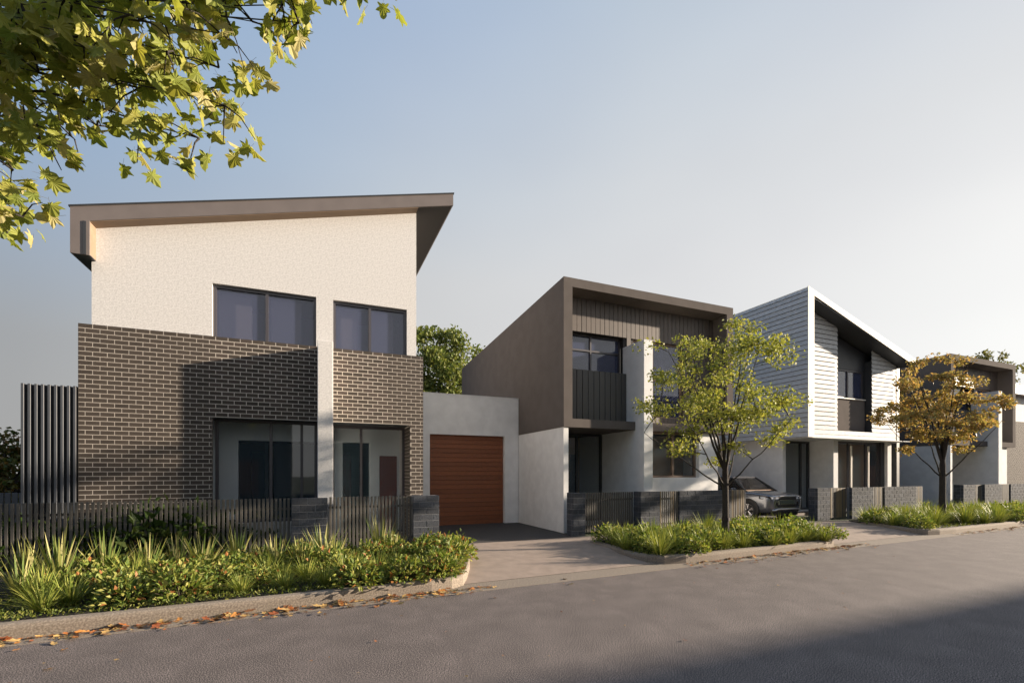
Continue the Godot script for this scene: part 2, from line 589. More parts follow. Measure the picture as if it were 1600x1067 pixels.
func sky_picture(to_sun: Vector3, exposure: float) -> ImageTexture:
	var w := 512
	var h := 256
	var im := Image.create(w, h, false, Image.FORMAT_RGBF)
	var sun_a := atan2(to_sun.x, -to_sun.z)
	var warp := FastNoiseLite.new()
	warp.seed = 4
	warp.frequency = 0.9
	warp.fractal_octaves = 4
	# clear evening air: colours as seen, by angle from the sun round the horizon (rows) and height above it (columns)
	var at := [0.0, 34.0, 65.0, 94.0, 128.0, 180.0]
	var ups := [0.0, 12.0, 22.0, 31.0, 44.0, 65.0, 90.0]
	var c := [
		[Color(1.15, 1.11, 1.03), Color(1.07, 1.05, 1.01), Color(0.98, 0.98, 0.97), Color(0.89, 0.91, 0.93), Color(0.80, 0.84, 0.90), Color(0.67, 0.74, 0.84), Color(0.486, 0.616, 0.792)],
		[Color8(254, 253, 250), Color8(252, 252, 250), Color8(241, 241, 241), Color8(222, 224, 227), Color8(200, 208, 220), Color8(170, 187, 211), Color8(124, 157, 202)],
		[Color8(236, 235, 232), Color8(229, 229, 228), Color8(220, 221, 223), Color8(210, 214, 219), Color8(188, 200, 214), Color8(158, 181, 208), Color8(124, 157, 202)],
		[Color8(206, 206, 205), Color8(208, 208, 208), Color8(206, 208, 210), Color8(192, 202, 213), Color8(167, 185, 210), Color8(140, 169, 204), Color8(124, 157, 202)],
		[Color8(167, 166, 164), Color8(163, 166, 169), Color8(155, 172, 193), Color8(150, 176, 206), Color8(140, 171, 208), Color8(126, 159, 200), Color8(124, 157, 202)],
		[Color8(158, 163, 172), Color8(152, 166, 184), Color8(148, 172, 202), Color8(144, 174, 209), Color8(138, 170, 210), Color8(128, 162, 206), Color8(124, 157, 202)]]
	for y in h:
		var el := (0.5 - (y + 0.5) / h) * PI
		var e := maxf(rad_to_deg(el), 0.0)
		var j := 0
		while j < 5 and e > ups[j + 1]:
			j += 1
		var u := clampf((e - ups[j]) / (ups[j + 1] - ups[j]), 0.0, 1.0)
		for x in w:
			var lon := (x + 0.5) / w * TAU   # the first column looks along -Z
			var dir := Vector3(sin(lon) * cos(el), sin(el), -cos(lon) * cos(el))
			var a := absf(rad_to_deg(wrapf(lon - sun_a, -PI, PI)))
			var k := 0
			while k < 4 and a > at[k + 1]:
				k += 1
			var t: float = clampf((a - at[k]) / (at[k + 1] - at[k]), 0.0, 1.0)
			var col: Color = c[k][j].lerp(c[k + 1][j], t).lerp(c[k][j + 1].lerp(c[k + 1][j + 1], t), u)
			var wisp := warp.get_noise_3d(dir.x * 1.3, dir.y * 3.0, dir.z * 1.3) * 0.024
			var lc := Color(col.r + wisp, col.g + wisp, col.b + wisp * 0.8).srgb_to_linear()
			im.set_pixel(x, y, Color(lc.r / exposure, lc.g / exposure, lc.b / exposure))
	return ImageTexture.create_from_image(im)

# ------------------------------------------------------------------ ground
var beds := {}

func strip(pts: Array, extra: Array) -> PackedVector2Array:
	var p := PackedVector2Array()
	for q in pts + extra:
		p.append(q)
	return p

func kerb(pts: Array, called: String) -> void:   # swept along (x, d) points, the bed on the left of the way
	var mb := MB.new()
	var prof := [Vector2(0, -0.2), Vector2(0, -0.01), Vector2(0.012, 0.028), Vector2(0.04, 0.045), Vector2(0.15, 0.045), Vector2(0.16, 0.03), Vector2(0.16, -0.2)]
	var rings := []
	for i in pts.size():
		var dir: Vector2 = (pts[mini(i + 1, pts.size() - 1)] - pts[maxi(i - 1, 0)]).normalized()
		var inw := Vector2(-dir.y, dir.x)
		var ring := []
		for q in prof:
			var p: Vector2 = pts[i] + inw * q.x
			ring.append(Vector3(p.x, q.y, -p.y))
		rings.append(ring)
	for i in pts.size() - 1:
		for k in prof.size() - 1:
			var a: Vector3 = rings[i][k]
			var b: Vector3 = rings[i][k + 1]
			var e: Vector3 = rings[i + 1][k + 1]
			var f: Vector3 = rings[i + 1][k]
			var c2: Vector3 = (rings[i][0] + rings[i][6] + rings[i + 1][0] + rings[i + 1][6]) / 4.0 - Vector3(0, 0.1, 0)
			mb.quad(a, b, e, f, (a + b + e + f) / 4.0 - c2)
	struct(called, mb, M.kerb_concrete)

func ground() -> void:
	var mb := MB.new()
	mb.quad(Vector3(-300, -0.32, 300), Vector3(300, -0.32, 300), Vector3(300, -0.32, -400), Vector3(-300, -0.32, -400), Vector3.UP)
	struct("ground", mb, M.lawn)
	mb = MB.new()   # the road, its far edge along the kerbs
	mb.slab(PackedVector2Array([Vector2(-60, -1.6), Vector2(140, -1.6), Vector2(140, kerb_d(140)), Vector2(-60, kerb_d(-60))]), -0.3, -0.13)
	struct("road", mb, M.asphalt)
	mb = MB.new()   # concrete gutter strip
	mb.slab(PackedVector2Array([Vector2(-60, kerb_d(-60) - 0.26), Vector2(140, kerb_d(140) - 0.26), Vector2(140, kerb_d(140) + 0.3), Vector2(-60, kerb_d(-60) + 0.3)]), -0.25, -0.124)
	struct("gutter_strip", mb, M.kerb_concrete)
	mb = MB.new()   # yards behind the fences
	mb.slab(PackedVector2Array([Vector2(-60, 11.05), Vector2(140, 11.05), Vector2(140, 90), Vector2(-60, 90)]), -0.3, -0.012)
	struct("yard_ground", mb, M.lawn)
	mb = MB.new()   # footpath and driveway crossings, falling to the road
	var cols := [-60.0, -20.0, -6.0, 0.0, 3.0, 6.5, 10.0, 15.0, 20.0, 27.0, 40.0, 70.0, 140.0]
	for k in cols.size() - 1:
		var a: float = cols[k]
		var b: float = cols[k + 1]
		var pts := [[0.26, -0.118], [0.9, -0.055], [1.7, -0.008], [2.2, 0.0]]
		for j in 3:
			mb.quad(Vector3(a, pts[j][1], -(kerb_d(a) + pts[j][0])), Vector3(b, pts[j][1], -(kerb_d(b) + pts[j][0])), Vector3(b, pts[j + 1][1], -(kerb_d(b) + pts[j + 1][0])), Vector3(a, pts[j + 1][1], -(kerb_d(a) + pts[j + 1][0])), Vector3.UP)
		var far_a := maxf(11.05, kerb_d(a) + 3.0)
		var far_b := maxf(11.05, kerb_d(b) + 3.0)
		mb.quad(Vector3(a, 0, -(kerb_d(a) + 2.2)), Vector3(b, 0, -(kerb_d(b) + 2.2)), Vector3(b, 0, -far_b), Vector3(a, 0, -far_a), Vector3.UP)
	struct("footpath", mb, M.concrete)
	mb = MB.new()
	mb.slab(PackedVector2Array([Vector2(2.85, 11.07), Vector2(6.62, 11.07), Vector2(6.62, 15.4), Vector2(2.85, 15.4)]), -0.2, 0.006)
	struct("driveway", mb, M.paver)
	mb = MB.new()
	mb.slab(PackedVector2Array([Vector2(13.2, 11.07), Vector2(17.4, 11.07), Vector2(17.4, 17.2), Vector2(13.2, 17.2)]), -0.2, 0.006)
	struct("driveway", mb, M.paver)
	mb = MB.new()
	mb.slab(PackedVector2Array([Vector2(23.9, 11.3), Vector2(26.6, 11.3), Vector2(26.6, 15.4), Vector2(23.9, 15.4)]), -0.2, 0.006)
	struct("driveway", mb, M.paver)
	# planted verge beds with kerbs round them
	var b1 := [Vector2(-40, kerb_d(-40)), Vector2(-14, kerb_d(-14)), Vector2(-6, kerb_d(-6)), Vector2(-2, kerb_d(-2)), Vector2(0.6, kerb_d(0.6)), Vector2(1.7, kerb_d(1.7) + 0.01), Vector2(2.05, 7.30), Vector2(2.28, 7.45), Vector2(2.44, 7.75), Vector2(2.68, 8.33), Vector2(2.95, 9.2), Vector2(3.08, 10.0), Vector2(3.1, 10.95)]
	var b2 := [Vector2(6.42, 10.1), Vector2(6.36, 9.2), Vector2(6.25, 8.6), Vector2(6.24, 8.2), Vector2(6.36, 7.82), Vector2(6.62, 7.58), Vector2(7.1, kerb_d(7.1) + 0.03), Vector2(8.0, kerb_d(8.0)), Vector2(10, kerb_d(10)), Vector2(11.8, kerb_d(11.8)), Vector2(12.2, kerb_d(12.2) + 0.05), Vector2(12.42, kerb_d(12.4) + 0.25), Vector2(12.6, 8.5), Vector2(12.8, 10.1)]
	var b3 := [Vector2(17.5, 10.2), Vector2(17.25, 9.2), Vector2(16.98, 8.6), Vector2(16.9, 8.3), Vector2(17.05, 8.05), Vector2(17.5, kerb_d(17.5) + 0.04), Vector2(18.4, kerb_d(18.4)), Vector2(24, kerb_d(24)), Vector2(32, kerb_d(32)), Vector2(60, kerb_d(60))]
	kerb(b1, "kerb")
	kerb(b2, "kerb")
	kerb(b3, "kerb")
	var soil := [strip(b1, [Vector2(-40, 10.95)]), strip(b2, []), strip(b3, [Vector2(60, 11.0), Vector2(18, 11.0)])]
	for s in soil:
		var m2 := MB.new()
		for q in Geometry2D.offset_polygon(s, -0.08):
			m2.slab(q, -0.28, 0.03)
		struct("garden_bed_soil", m2, M.soil)
	beds = {"a": soil[0], "b": soil[1], "c": soil[2]}

# ------------------------------------------------------------------ house 1: brick and stucco
func brick_house() -> void:
	var t := thing("house", "white stucco and dark brick house with a sloping brown roof, nearest on the left", "house", Vector3(-0.9, 0, -12))
	var D := 12.0
	var W := 12.1
	var lwin := [-2.06, 0.08, 0.62, 2.9735]
	var rwin := [0.42, 2.27, 0.15, 2.95]
	# stucco upper wall, three storeys of openings left out
	var mb := MB.new()
	wall_open(mb, -4.17, 2.44, 4.6, 6.0, W, W + 0.22, [[-2.07, 0.05, 4.6, 5.95], [0.43, 2.2, 4.6, 5.94]])
	wall_open(mb, -4.17, 2.44, 3.1, 4.6, W + 0.02, W + 0.22, [])
	mb.prism(PackedVector2Array([Vector2(-4.17, 6.0), Vector2(2.44, 6.0), Vector2(2.44, 8.47), Vector2(-4.17, 6.72)]), W, W + 0.22)
	mb.prism(PackedVector2Array([Vector2(-4.17, 0.0), Vector2(-3.95, 0.0), Vector2(-3.95, 6.77), Vector2(-4.17, 6.72)]), W + 0.22, 20.0)
	mb.prism(PackedVector2Array([Vector2(2.22, 0.0), Vector2(2.44, 0.0), Vector2(2.44, 8.46), Vector2(2.22, 8.41)]), W + 0.9, 20.0)
	mb.prism(PackedVector2Array([Vector2(2.22, 3.1), Vector2(2.44, 3.1), Vector2(2.44, 8.46), Vector2(2.22, 8.41)]), W + 0.22, W + 0.9)
	mb.prism(PackedVector2Array([Vector2(-3.95, 0.0), Vector2(2.22, 0.0), Vector2(2.22, 8.4), Vector2(-3.95, 6.77)]), 19.8, 20.0)
	part("stucco_wall", mb, M.stucco, t)
	# fin wall standing out between the brick panels
	mb = MB.new()
	mb.cbox(0.075, 0.40, 0.0, 4.72, 11.32, W + 0.04, 0.008)
	part("fin_wall", mb, M.stucco, t)
	# brick panels
	mb = MB.new()
	wall_open(mb, -4.342, 0.074, 0.0, 4.735, D + 0.0012, W - 0.004, [lwin])
	mb.box(-4.342, -4.18, 0.0, 4.735, W - 0.004, 12.6)
	var bw := part("brick_wall", mb, M.mortar, t)
	var L := 0.2365
	var C := 0.0932
	var bm := [M.brick0, M.brick1, M.brick2, M.brick3, M.brick4]
	lay(bw, bond(-4.35, 0.074, 4.745, 0.0, L, C, 0.0125, [[-2.06, 0.2, 0.0, 2.97]]), D, 0.085, "brick", bm, 0.0006, 190, L - 0.0125, C - 0.0125, M.brick_rows)
	mb = MB.new()
	mb.box(0.401, 2.592, 2.9735, 4.735, D + 0.0012, W - 0.004)
	mb.box(2.276, 2.592, 0.0, 2.9735, D + 0.0012, 12.98)
	mb.box(0.401, 2.276, 2.981, 3.1, W - 0.004, 12.98)
	var bw2 := part("brick_wall", mb, M.mortar, t)
	lay(bw2, bond(0.405, 2.6, 4.745, 0.0, L, C, 0.0125, [[0.42, 2.27, 0.0, 2.97]]), D, 0.085, "brick", bm, 0.0006, 110, L - 0.0125, C - 0.0125, M.brick_rows)
	mb = MB.new()
	for b in bond(D + 0.09, 12.85, 2.94, 0.0, L, C, 0.0095, []):
		mb.box(2.27, 2.35, b[2], b[3], b[0], b[1], g(rng.randf_range(0.85, 1.15)))
	for b in bond(D + 0.09, 12.6, 4.745, 0.0, L, C, 0.0095, []):
		mb.box(-4.35, -4.28, b[2], b[3], b[0], b[1], g(rng.randf_range(0.85, 1.15)))
	part("bricks", mb, M.brick_rows, bw2).set_meta("kind", "stuff")
	mb = MB.new()
	mb.box(0.402, 2.268, 2.966, 2.980, D + 0.003, 12.79)
	mb.box(-2.058, 0.073, 2.966, 2.9725, D + 0.003, 12.29)
	part("lintel", mb, M.charcoal, t)
	# roof: one fold of brown metal that turns down at the left end
	var R := 11.8
	mb = MB.new()
	mb.prism(PackedVector2Array([Vector2(-4.40, 6.06), Vector2(-4.40, 6.96), Vector2(3.345, 9.015), Vector2(3.345, 8.72), Vector2(-4.10, 6.745), Vector2(-4.10, 6.06)]), R, R + 0.03)
	mb.prism(PackedVector2Array([Vector2(-4.40, 6.93), Vector2(-4.40, 6.965), Vector2(3.35, 9.022), Vector2(3.35, 8.985)]), R + 0.03, 20.6)
	mb.prism(PackedVector2Array([Vector2(3.315, 8.71), Vector2(3.315, 8.975), Vector2(3.345, 8.983), Vector2(3.345, 8.72)]), R + 0.03, 20.6)
	mb.box(-4.40, -4.37, 6.06, 6.93, R + 0.03, 20.6)
	var roof := part("roof", mb, M.fascia, t)
	mb = MB.new()
	mb.prism(PackedVector2Array([Vector2(-4.10, 6.735), Vector2(-4.10, 6.765), Vector2(2.44, 8.499), Vector2(2.44, 8.469)]), R + 0.03, 20.4)
	part("soffit", mb, M.soffit, roof)
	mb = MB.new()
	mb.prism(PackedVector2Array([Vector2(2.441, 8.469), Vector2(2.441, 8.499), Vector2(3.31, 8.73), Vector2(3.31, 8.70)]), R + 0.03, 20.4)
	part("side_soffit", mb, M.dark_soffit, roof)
	mb = MB.new()
	mb.box(-4.37, -4.10, 6.062, 6.08, R + 0.03, 20.4)
	part("soffit", mb, M.charcoal, roof)
	mb = MB.new()
	mb.box(-4.13, -4.10, 6.08, 6.735, R + 0.03, W - 0.002)
	part("lining", mb, M.soffit, roof)
	mb = MB.new()
	mb.box(-4.20, -4.15, 6.062, 6.72, R - 0.012, R - 0.001)
	part("groove", mb, M.charcoal, roof)
	mb = MB.new()
	mb.prism(PackedVector2Array([Vector2(-4.42, 6.955), Vector2(-4.42, 6.985), Vector2(3.365, 9.048), Vector2(3.365, 9.018)]), R - 0.02, R + 0.05)
	part("roof_edge", mb, M.charcoal, roof)
	# windows
	window(t, -2.06, 0.05, 4.5, 5.94, W + 0.07, [-1.0], [], 0.06, null, M.glass_tint)
	window(t, 0.43, 2.2, 4.5, 5.93, W + 0.07, [1.29], [], 0.06, null, M.glass_tint)
	window(t, -2.05, 0.07, 0.62, 2.965, 12.3, [-0.93, -0.27], [], 0.06)
	window(t, 0.42, 2.265, 0.16, 2.965, 12.8, [1.14], [], 0.06)
	for bl in [[-2.0, -1.33], [-0.94, -0.28], [0.49, 1.02], [1.35, 1.9]]:   # roller blinds behind the upper panes
		mb = MB.new()
		mb.box(bl[0], bl[1], 4.3, 5.86, W + 0.33, W + 0.345)
		part("blind", mb, M.blind, t)
	# rooms
	mb = MB.new()
	mb.box(-3.95, 2.22, 2.98, 3.1, W + 0.22, 19.8)
	mb.box(-3.95, 2.26, 0.0, 0.1, D + 0.22, 19.8)
	part("floor", mb, M.room_floor, t)
	mb = MB.new()
	wall_open(mb, -3.95, 0.1, 0.1, 2.98, 12.85, 12.95, [[-1.67, 0.09, 0.1, 2.53]])
	wall_open(mb, 0.36, 2.22, 0.1, 2.98, 13.35, 13.45, [[0.71, 1.40, 0.1, 2.57]])
	mb.box(-3.95, 2.22, 3.1, 6.7, 16.4, 16.5)
	mb.box(0.20, 0.30, 0.1, 2.98, 13.46, 15.6)
	mb.box(-1.45, 0.14, 0.1, 2.98, 17.0, 17.1)
	mb.box(0.1, 0.36, 0.1, 2.98, W + 0.05, 13.46)
	part("room_wall", mb, M.room_wall, t)
	mb = MB.new()
	mb.box(-1.9, 0.9, 0.1, 2.45, 17.4, 17.6)
	mb.box(-2.0, 0.14, 2.6, 2.98, 15.2, 15.3)
	mb.box(-1.2, -1.1, 0.1, 2.6, 15.0, 15.6)
	mb.box(-1.0, 0.1, 0.1, 1.0, 15.6, 16.2)
	part("joinery", mb, M.joinery_dark, t)
	mb = MB.new()
	mb.box(0.8, 1.02, 0.1, 2.3, 14.6, 14.65)
	mb.box(1.67, 2.14, 0.1, 2.22, 13.31, 13.345)
	part("inner_door", mb, M.joinery_red, t)

# ------------------------------------------------------------------ garages
func garage(called: String, label: String, x0: float, x1: float, d: float, top: float, dx0: float, dx1: float, dy: float, fine: bool) -> void:
	var t := thing(called, label, "garage", Vector3((x0 + x1) / 2, 0, -d))
	var mb := MB.new()
	wall_open(mb, x0, x1, 0.0, top, d, d + 0.22, [[dx0, dx1, 0.0, dy]])
	mb.box(x0, x1, top - 0.4, top - 0.25, d + 0.22, d + 6.0)
	mb.box(x0, x0 + 0.15, 0.0, top - 0.4, d + 0.22, d + 6.0)
	mb.box(x1 - 0.15, x1, 0.0, top - 0.4, d + 0.22, d + 6.0)
	mb.box(x0 + 0.15, x1 - 0.15, 0.0, top - 0.4, d + 5.8, d + 6.0)
	part("wall", mb, M.white_render, t)
	mb = MB.new()
	mb.box(dx0, dx1, 0.0, dy, d + 0.16, d + 0.19)
	var door := part("garage_door", mb, M.joinery_dark, t)
	var n := int(dy / (0.15 if fine else 0.3))
	var h := dy / n
	var s := MB.new()
	s.cbox(-(dx1 - dx0) / 2 + 0.012, (dx1 - dx0) / 2 - 0.012, -h / 2 + 0.004, h / 2 - 0.004, -0.015, 0.015, 0.005)
	var sm := s.mesh()
	for k in n:
		piece("slat", sm, M["cedar%d" % (k * 7 % 3)], door, Vector3((dx0 + dx1) / 2, (k + 0.5) * h, -(d + 0.145)))
	mb = MB.new()
	mb.box(x0 - 0.0, x1, top, top + 0.025, d - 0.012, d + 0.24)
	part("coping", mb, M.white_render, t)

# ------------------------------------------------------------------ box-framed houses
func box_house(label: String, x0: float, x1: float, D: float, back: float, top: float, top_back: float, fin: float, near: bool) -> void:
	var t := thing("house", label, "house", Vector3((x0 + x1) / 2, 0, -D))
	var bot := 3.09
	var f := 0.29
	var rec := 0.6
	var P := D + rec
	var fx0 := x0 + fin
	var fx1 := fx0 + 0.34
	# the box: two sides, roof, bottom, framing the recessed front
	var mb := MB.new()
	for s in [[x0, x0 + f], [x1 - f, x1]]:
		mb.hexa([Vector3(s[0], bot, -D), Vector3(s[1], bot, -D), Vector3(s[1], top, -D), Vector3(s[0], top, -D), Vector3(s[0], bot, -back), Vector3(s[1], bot, -back), Vector3(s[1], top_back, -back), Vector3(s[0], top_back, -back)])
	mb.hexa([Vector3(x0 + f, top - 0.26, -D), Vector3(x1 - f, top - 0.26, -D), Vector3(x1 - f, top, -D), Vector3(x0 + f, top, -D), Vector3(x0 + f, top_back - 0.26, -back), Vector3(x1 - f, top_back - 0.26, -back), Vector3(x1 - f, top_back, -back), Vector3(x0 + f, top_back, -back)])
	mb.box(x0 + f, fx0, bot, bot + 0.25, D, back)
	mb.box(fx1, x1 - f, bot, bot + 0.25, D, back)
	mb.box(fx0, fx1, bot, bot + 0.25, P + 0.2, back)
	mb.box(x0 + f, x1 - f, bot + 0.25, top_back - 0.3, back - 0.2, back)
	part("box_frame", mb, M.brown_panel, t)
	# white fin wall
	mb = MB.new()
	mb.cbox(fx0, fx1, 0.0, 5.8, D - 0.41, P + 0.05, 0.008)
	mb.box(fx0 + 0.01, fx1 - 0.01, 0.0, bot - 0.002, P + 0.05, D + 1.95)
	part("fin_wall", mb, M.white_render, t)
	# recessed front: dark backing with openings, seamed panels over it
	var s0 := x0 + f
	var s1 := x1 - f
	var w1 := [x0 + 0.42, fx0 + 0.02, 3.34, 6.12]
	var w2 := [fx1 + 0.06, minf(fx1 + 2.15, s1 - 0.6), 3.6, 6.12]
	mb = MB.new()
	wall_open(mb, s0, s1, bot + 0.25, top - 0.262, P + 0.045, P + 0.2, [w1, w2])
	var front := part("front_wall", mb, M.groove, t)
	var pitch := 0.165
	var n := int((s1 - s0) / pitch)
	pitch = (s1 - s0) / n
	for k in n:
		var a := s0 + k * pitch + 0.006
		var b := a + pitch - 0.012
		var cuts := [[bot + 0.25, top - 0.262]]
		for w in [w1, w2]:
			if b > w[0] and a < w[1]:
				cuts = [[bot + 0.25, w[2]], [w[3], top - 0.262]]
		for c in cuts:
			if c[1] - c[0] > 0.05:
				var pm := MB.new()
				pm.cbox(a, b, c[0], c[1], P + rng.randf_range(-0.002, 0.002), P + 0.05, 0.004)
				part("panel", pm, M.brown_seam if rng.randf() < 0.6 else M.brown_seam_b, front)
	# balustrade of seamed panels in front of the left window
	mb = MB.new()
	mb.box(s0, fx0, bot + 0.25, 4.9, P - 0.12, P - 0.08)
	var bal := part("balustrade", mb, M.groove, t)
	var bn := int((fx0 - s0) / 0.2)
	var bp := (fx0 - s0) / bn
	for k in bn:
		var pm := MB.new()
		pm.cbox(s0 + k * bp + 0.008, s0 + (k + 1) * bp - 0.008, bot + 0.25, 4.915, P - 0.16, P - 0.1, 0.006)
		part("panel", pm, M.balustrade_panel, bal)
	window(t, w1[0], w1[1], 4.4, w1[3], P + 0.22, [(w1[0] + w1[1]) / 2 - 0.05], [5.62], 0.055, M.frame, M.glass_tint)
	window(t, w2[0], w2[1], w2[2], w2[3], P + 0.09, [w2[0] + 0.85], [4.86], 0.055, M.frame_bronze, M.glass_tint)
	# ground floor: side wall, entry, white front with a corner window
	mb = MB.new()
	mb.box(x0 + 0.01, x0 + 0.17, 0.0, bot - 0.002, D + 0.03, D + 3.4)
	mb.box(x0 + 0.01, x0 + 0.17, 0.0, bot - 0.002, D + 3.4, back - 0.3)
	part("side_wall", mb, M.white_render, t)
	var E := D + 1.83
	mb = MB.new()
	mb.box(x0 + 0.17, fx0 + 0.01, 0.0, 0.12, E - 0.3, E + 0.3)
	part("door_step", mb, M.white_render, t)
	window(t, x0 + 0.17, fx0, 0.12, bot - 0.01, E, [x0 + 1.55], [], 0.07, M.charcoal, M.glass, "entry_glazing")
	var lw := [fx1 + 0.32, x1 - 1.42, 1.6, 2.94]
	mb = MB.new()
	wall_open(mb, fx1 + 0.32, x1 - 0.58, 0.0, bot - 0.002, D + 0.12, D + 0.36, [[lw[0], lw[1], lw[2], bot]])
	mb.box(x1 - 0.8, x1 - 0.58, 0.0, bot - 0.002, D + 0.36, back - 0.3)
	mb.box(x0 + 0.17, x1 - 0.8, 0.0, bot - 0.002, D + 7.0, D + 7.2)
	part("lower_wall", mb, M.white_render, t)
	window(t, fx1 + 0.012, lw[1], lw[2], bot - 0.004, D + 0.27, [fx1 + 0.3, (lw[0] + lw[1]) / 2 + 0.05], [], 0.07, M.frame_bronze, M.glass)
	mb = MB.new()
	mb.box(fx1, fx1 + 0.32, 0.0, 1.6, D + 0.3, D + 0.36)
	part("dark_panel", mb, M.charcoal, t)
	# rooms
	mb = MB.new()
	mb.box(x0 + 0.17, x1 - 0.8, 0.0, 0.1, E + 0.3, D + 7.0)
	mb.box(fx1, x1 - 0.8, 0.0, 0.1, D + 0.36, E + 0.3)
	part("floor", mb, M.room_floor, t)
	mb = MB.new()
	mb.box(s0, s1, bot + 0.25, top_back - 0.3, P + 4.0, P + 4.1)
	mb.box(fx0 + 0.05, fx0 + 0.2, bot + 0.25, top - 0.4, P + 0.3, P + 4.0)
	mb.box(fx0 + 0.05, fx0 + 0.2, 0.1, bot - 0.002, E + 0.12, D + 7.0)
	part("room_wall", mb, M.room_wall, t)
	mb = MB.new()
	mb.box(fx1 + 0.1, x1 - 0.82, 0.1, bot - 0.01, D + 1.5, D + 1.6)
	mb.box(x0 + 0.2, fx0, 0.12, bot - 0.01, E + 1.5, E + 1.55)
	part("inner_wall", mb, M.room_tan, t)
	mb = MB.new()
	mb.box(x0 + 0.2, x0 + 1.0, 0.12, 2.3, E + 1.2, E + 1.25)
	mb.box(x0 + 1.7, x0 + 2.4, 0.12, 2.45, E + 1.35, E + 1.48)
	mb.box(fx1 + 0.6, fx1 + 1.5, 0.1, 2.2, D + 1.4, D + 1.49)
	part("joinery", mb, M.joinery_dark, t)

# ------------------------------------------------------------------ house 3: weatherboards
func boards_front(parent: Node3D, x0: float, x1: float, y0: float, ytop0: float, ytop1: float, D: float) -> void:   # top follows the roof from ytop0 at x0 to ytop1 at x1
	var h := 0.189
	var y := y0
	var k := 0
	while y < ytop0 - 0.02:
		var mb := MB.new()
		var y1 := minf(y + h, ytop0)
		var poly := PackedVector2Array([Vector2(x0, y + 0.015), Vector2(x1, y + 0.015)])
		var r1 := minf(y1, ytop1)
		if y + 0.015 < ytop1:
			poly.append(Vector2(x1, r1))
		else:   # the board runs out under the slope
			var xe := x0 + (x1 - x0) * (ytop0 - y - 0.015) / (ytop0 - ytop1)
			poly[1] = Vector2(xe, y + 0.015)
		if y1 > ytop1 and ytop0 > ytop1:
			var xs := x0 + (x1 - x0) * (ytop0 - y1) / (ytop0 - ytop1)
			if xs > x0 + 0.01:
				poly.append(Vector2(xs, y1))
		poly.append(Vector2(x0, y1))
		if poly.size() >= 3:
			# a lapped board: lower edge stands out
			var start := mb.v.size()
			mb.prism(poly, D, D + 0.02)
			for i in range(start, mb.v.size()):
				var p := mb.v[i]
				p.z += 0.034 * (1.0 - clampf((p.y - y) / h, 0.0, 1.0))
				mb.v[i] = p
			part("board", mb, M["board%d" % (rng.randi() % 3)], parent)
		y += h
		k += 1

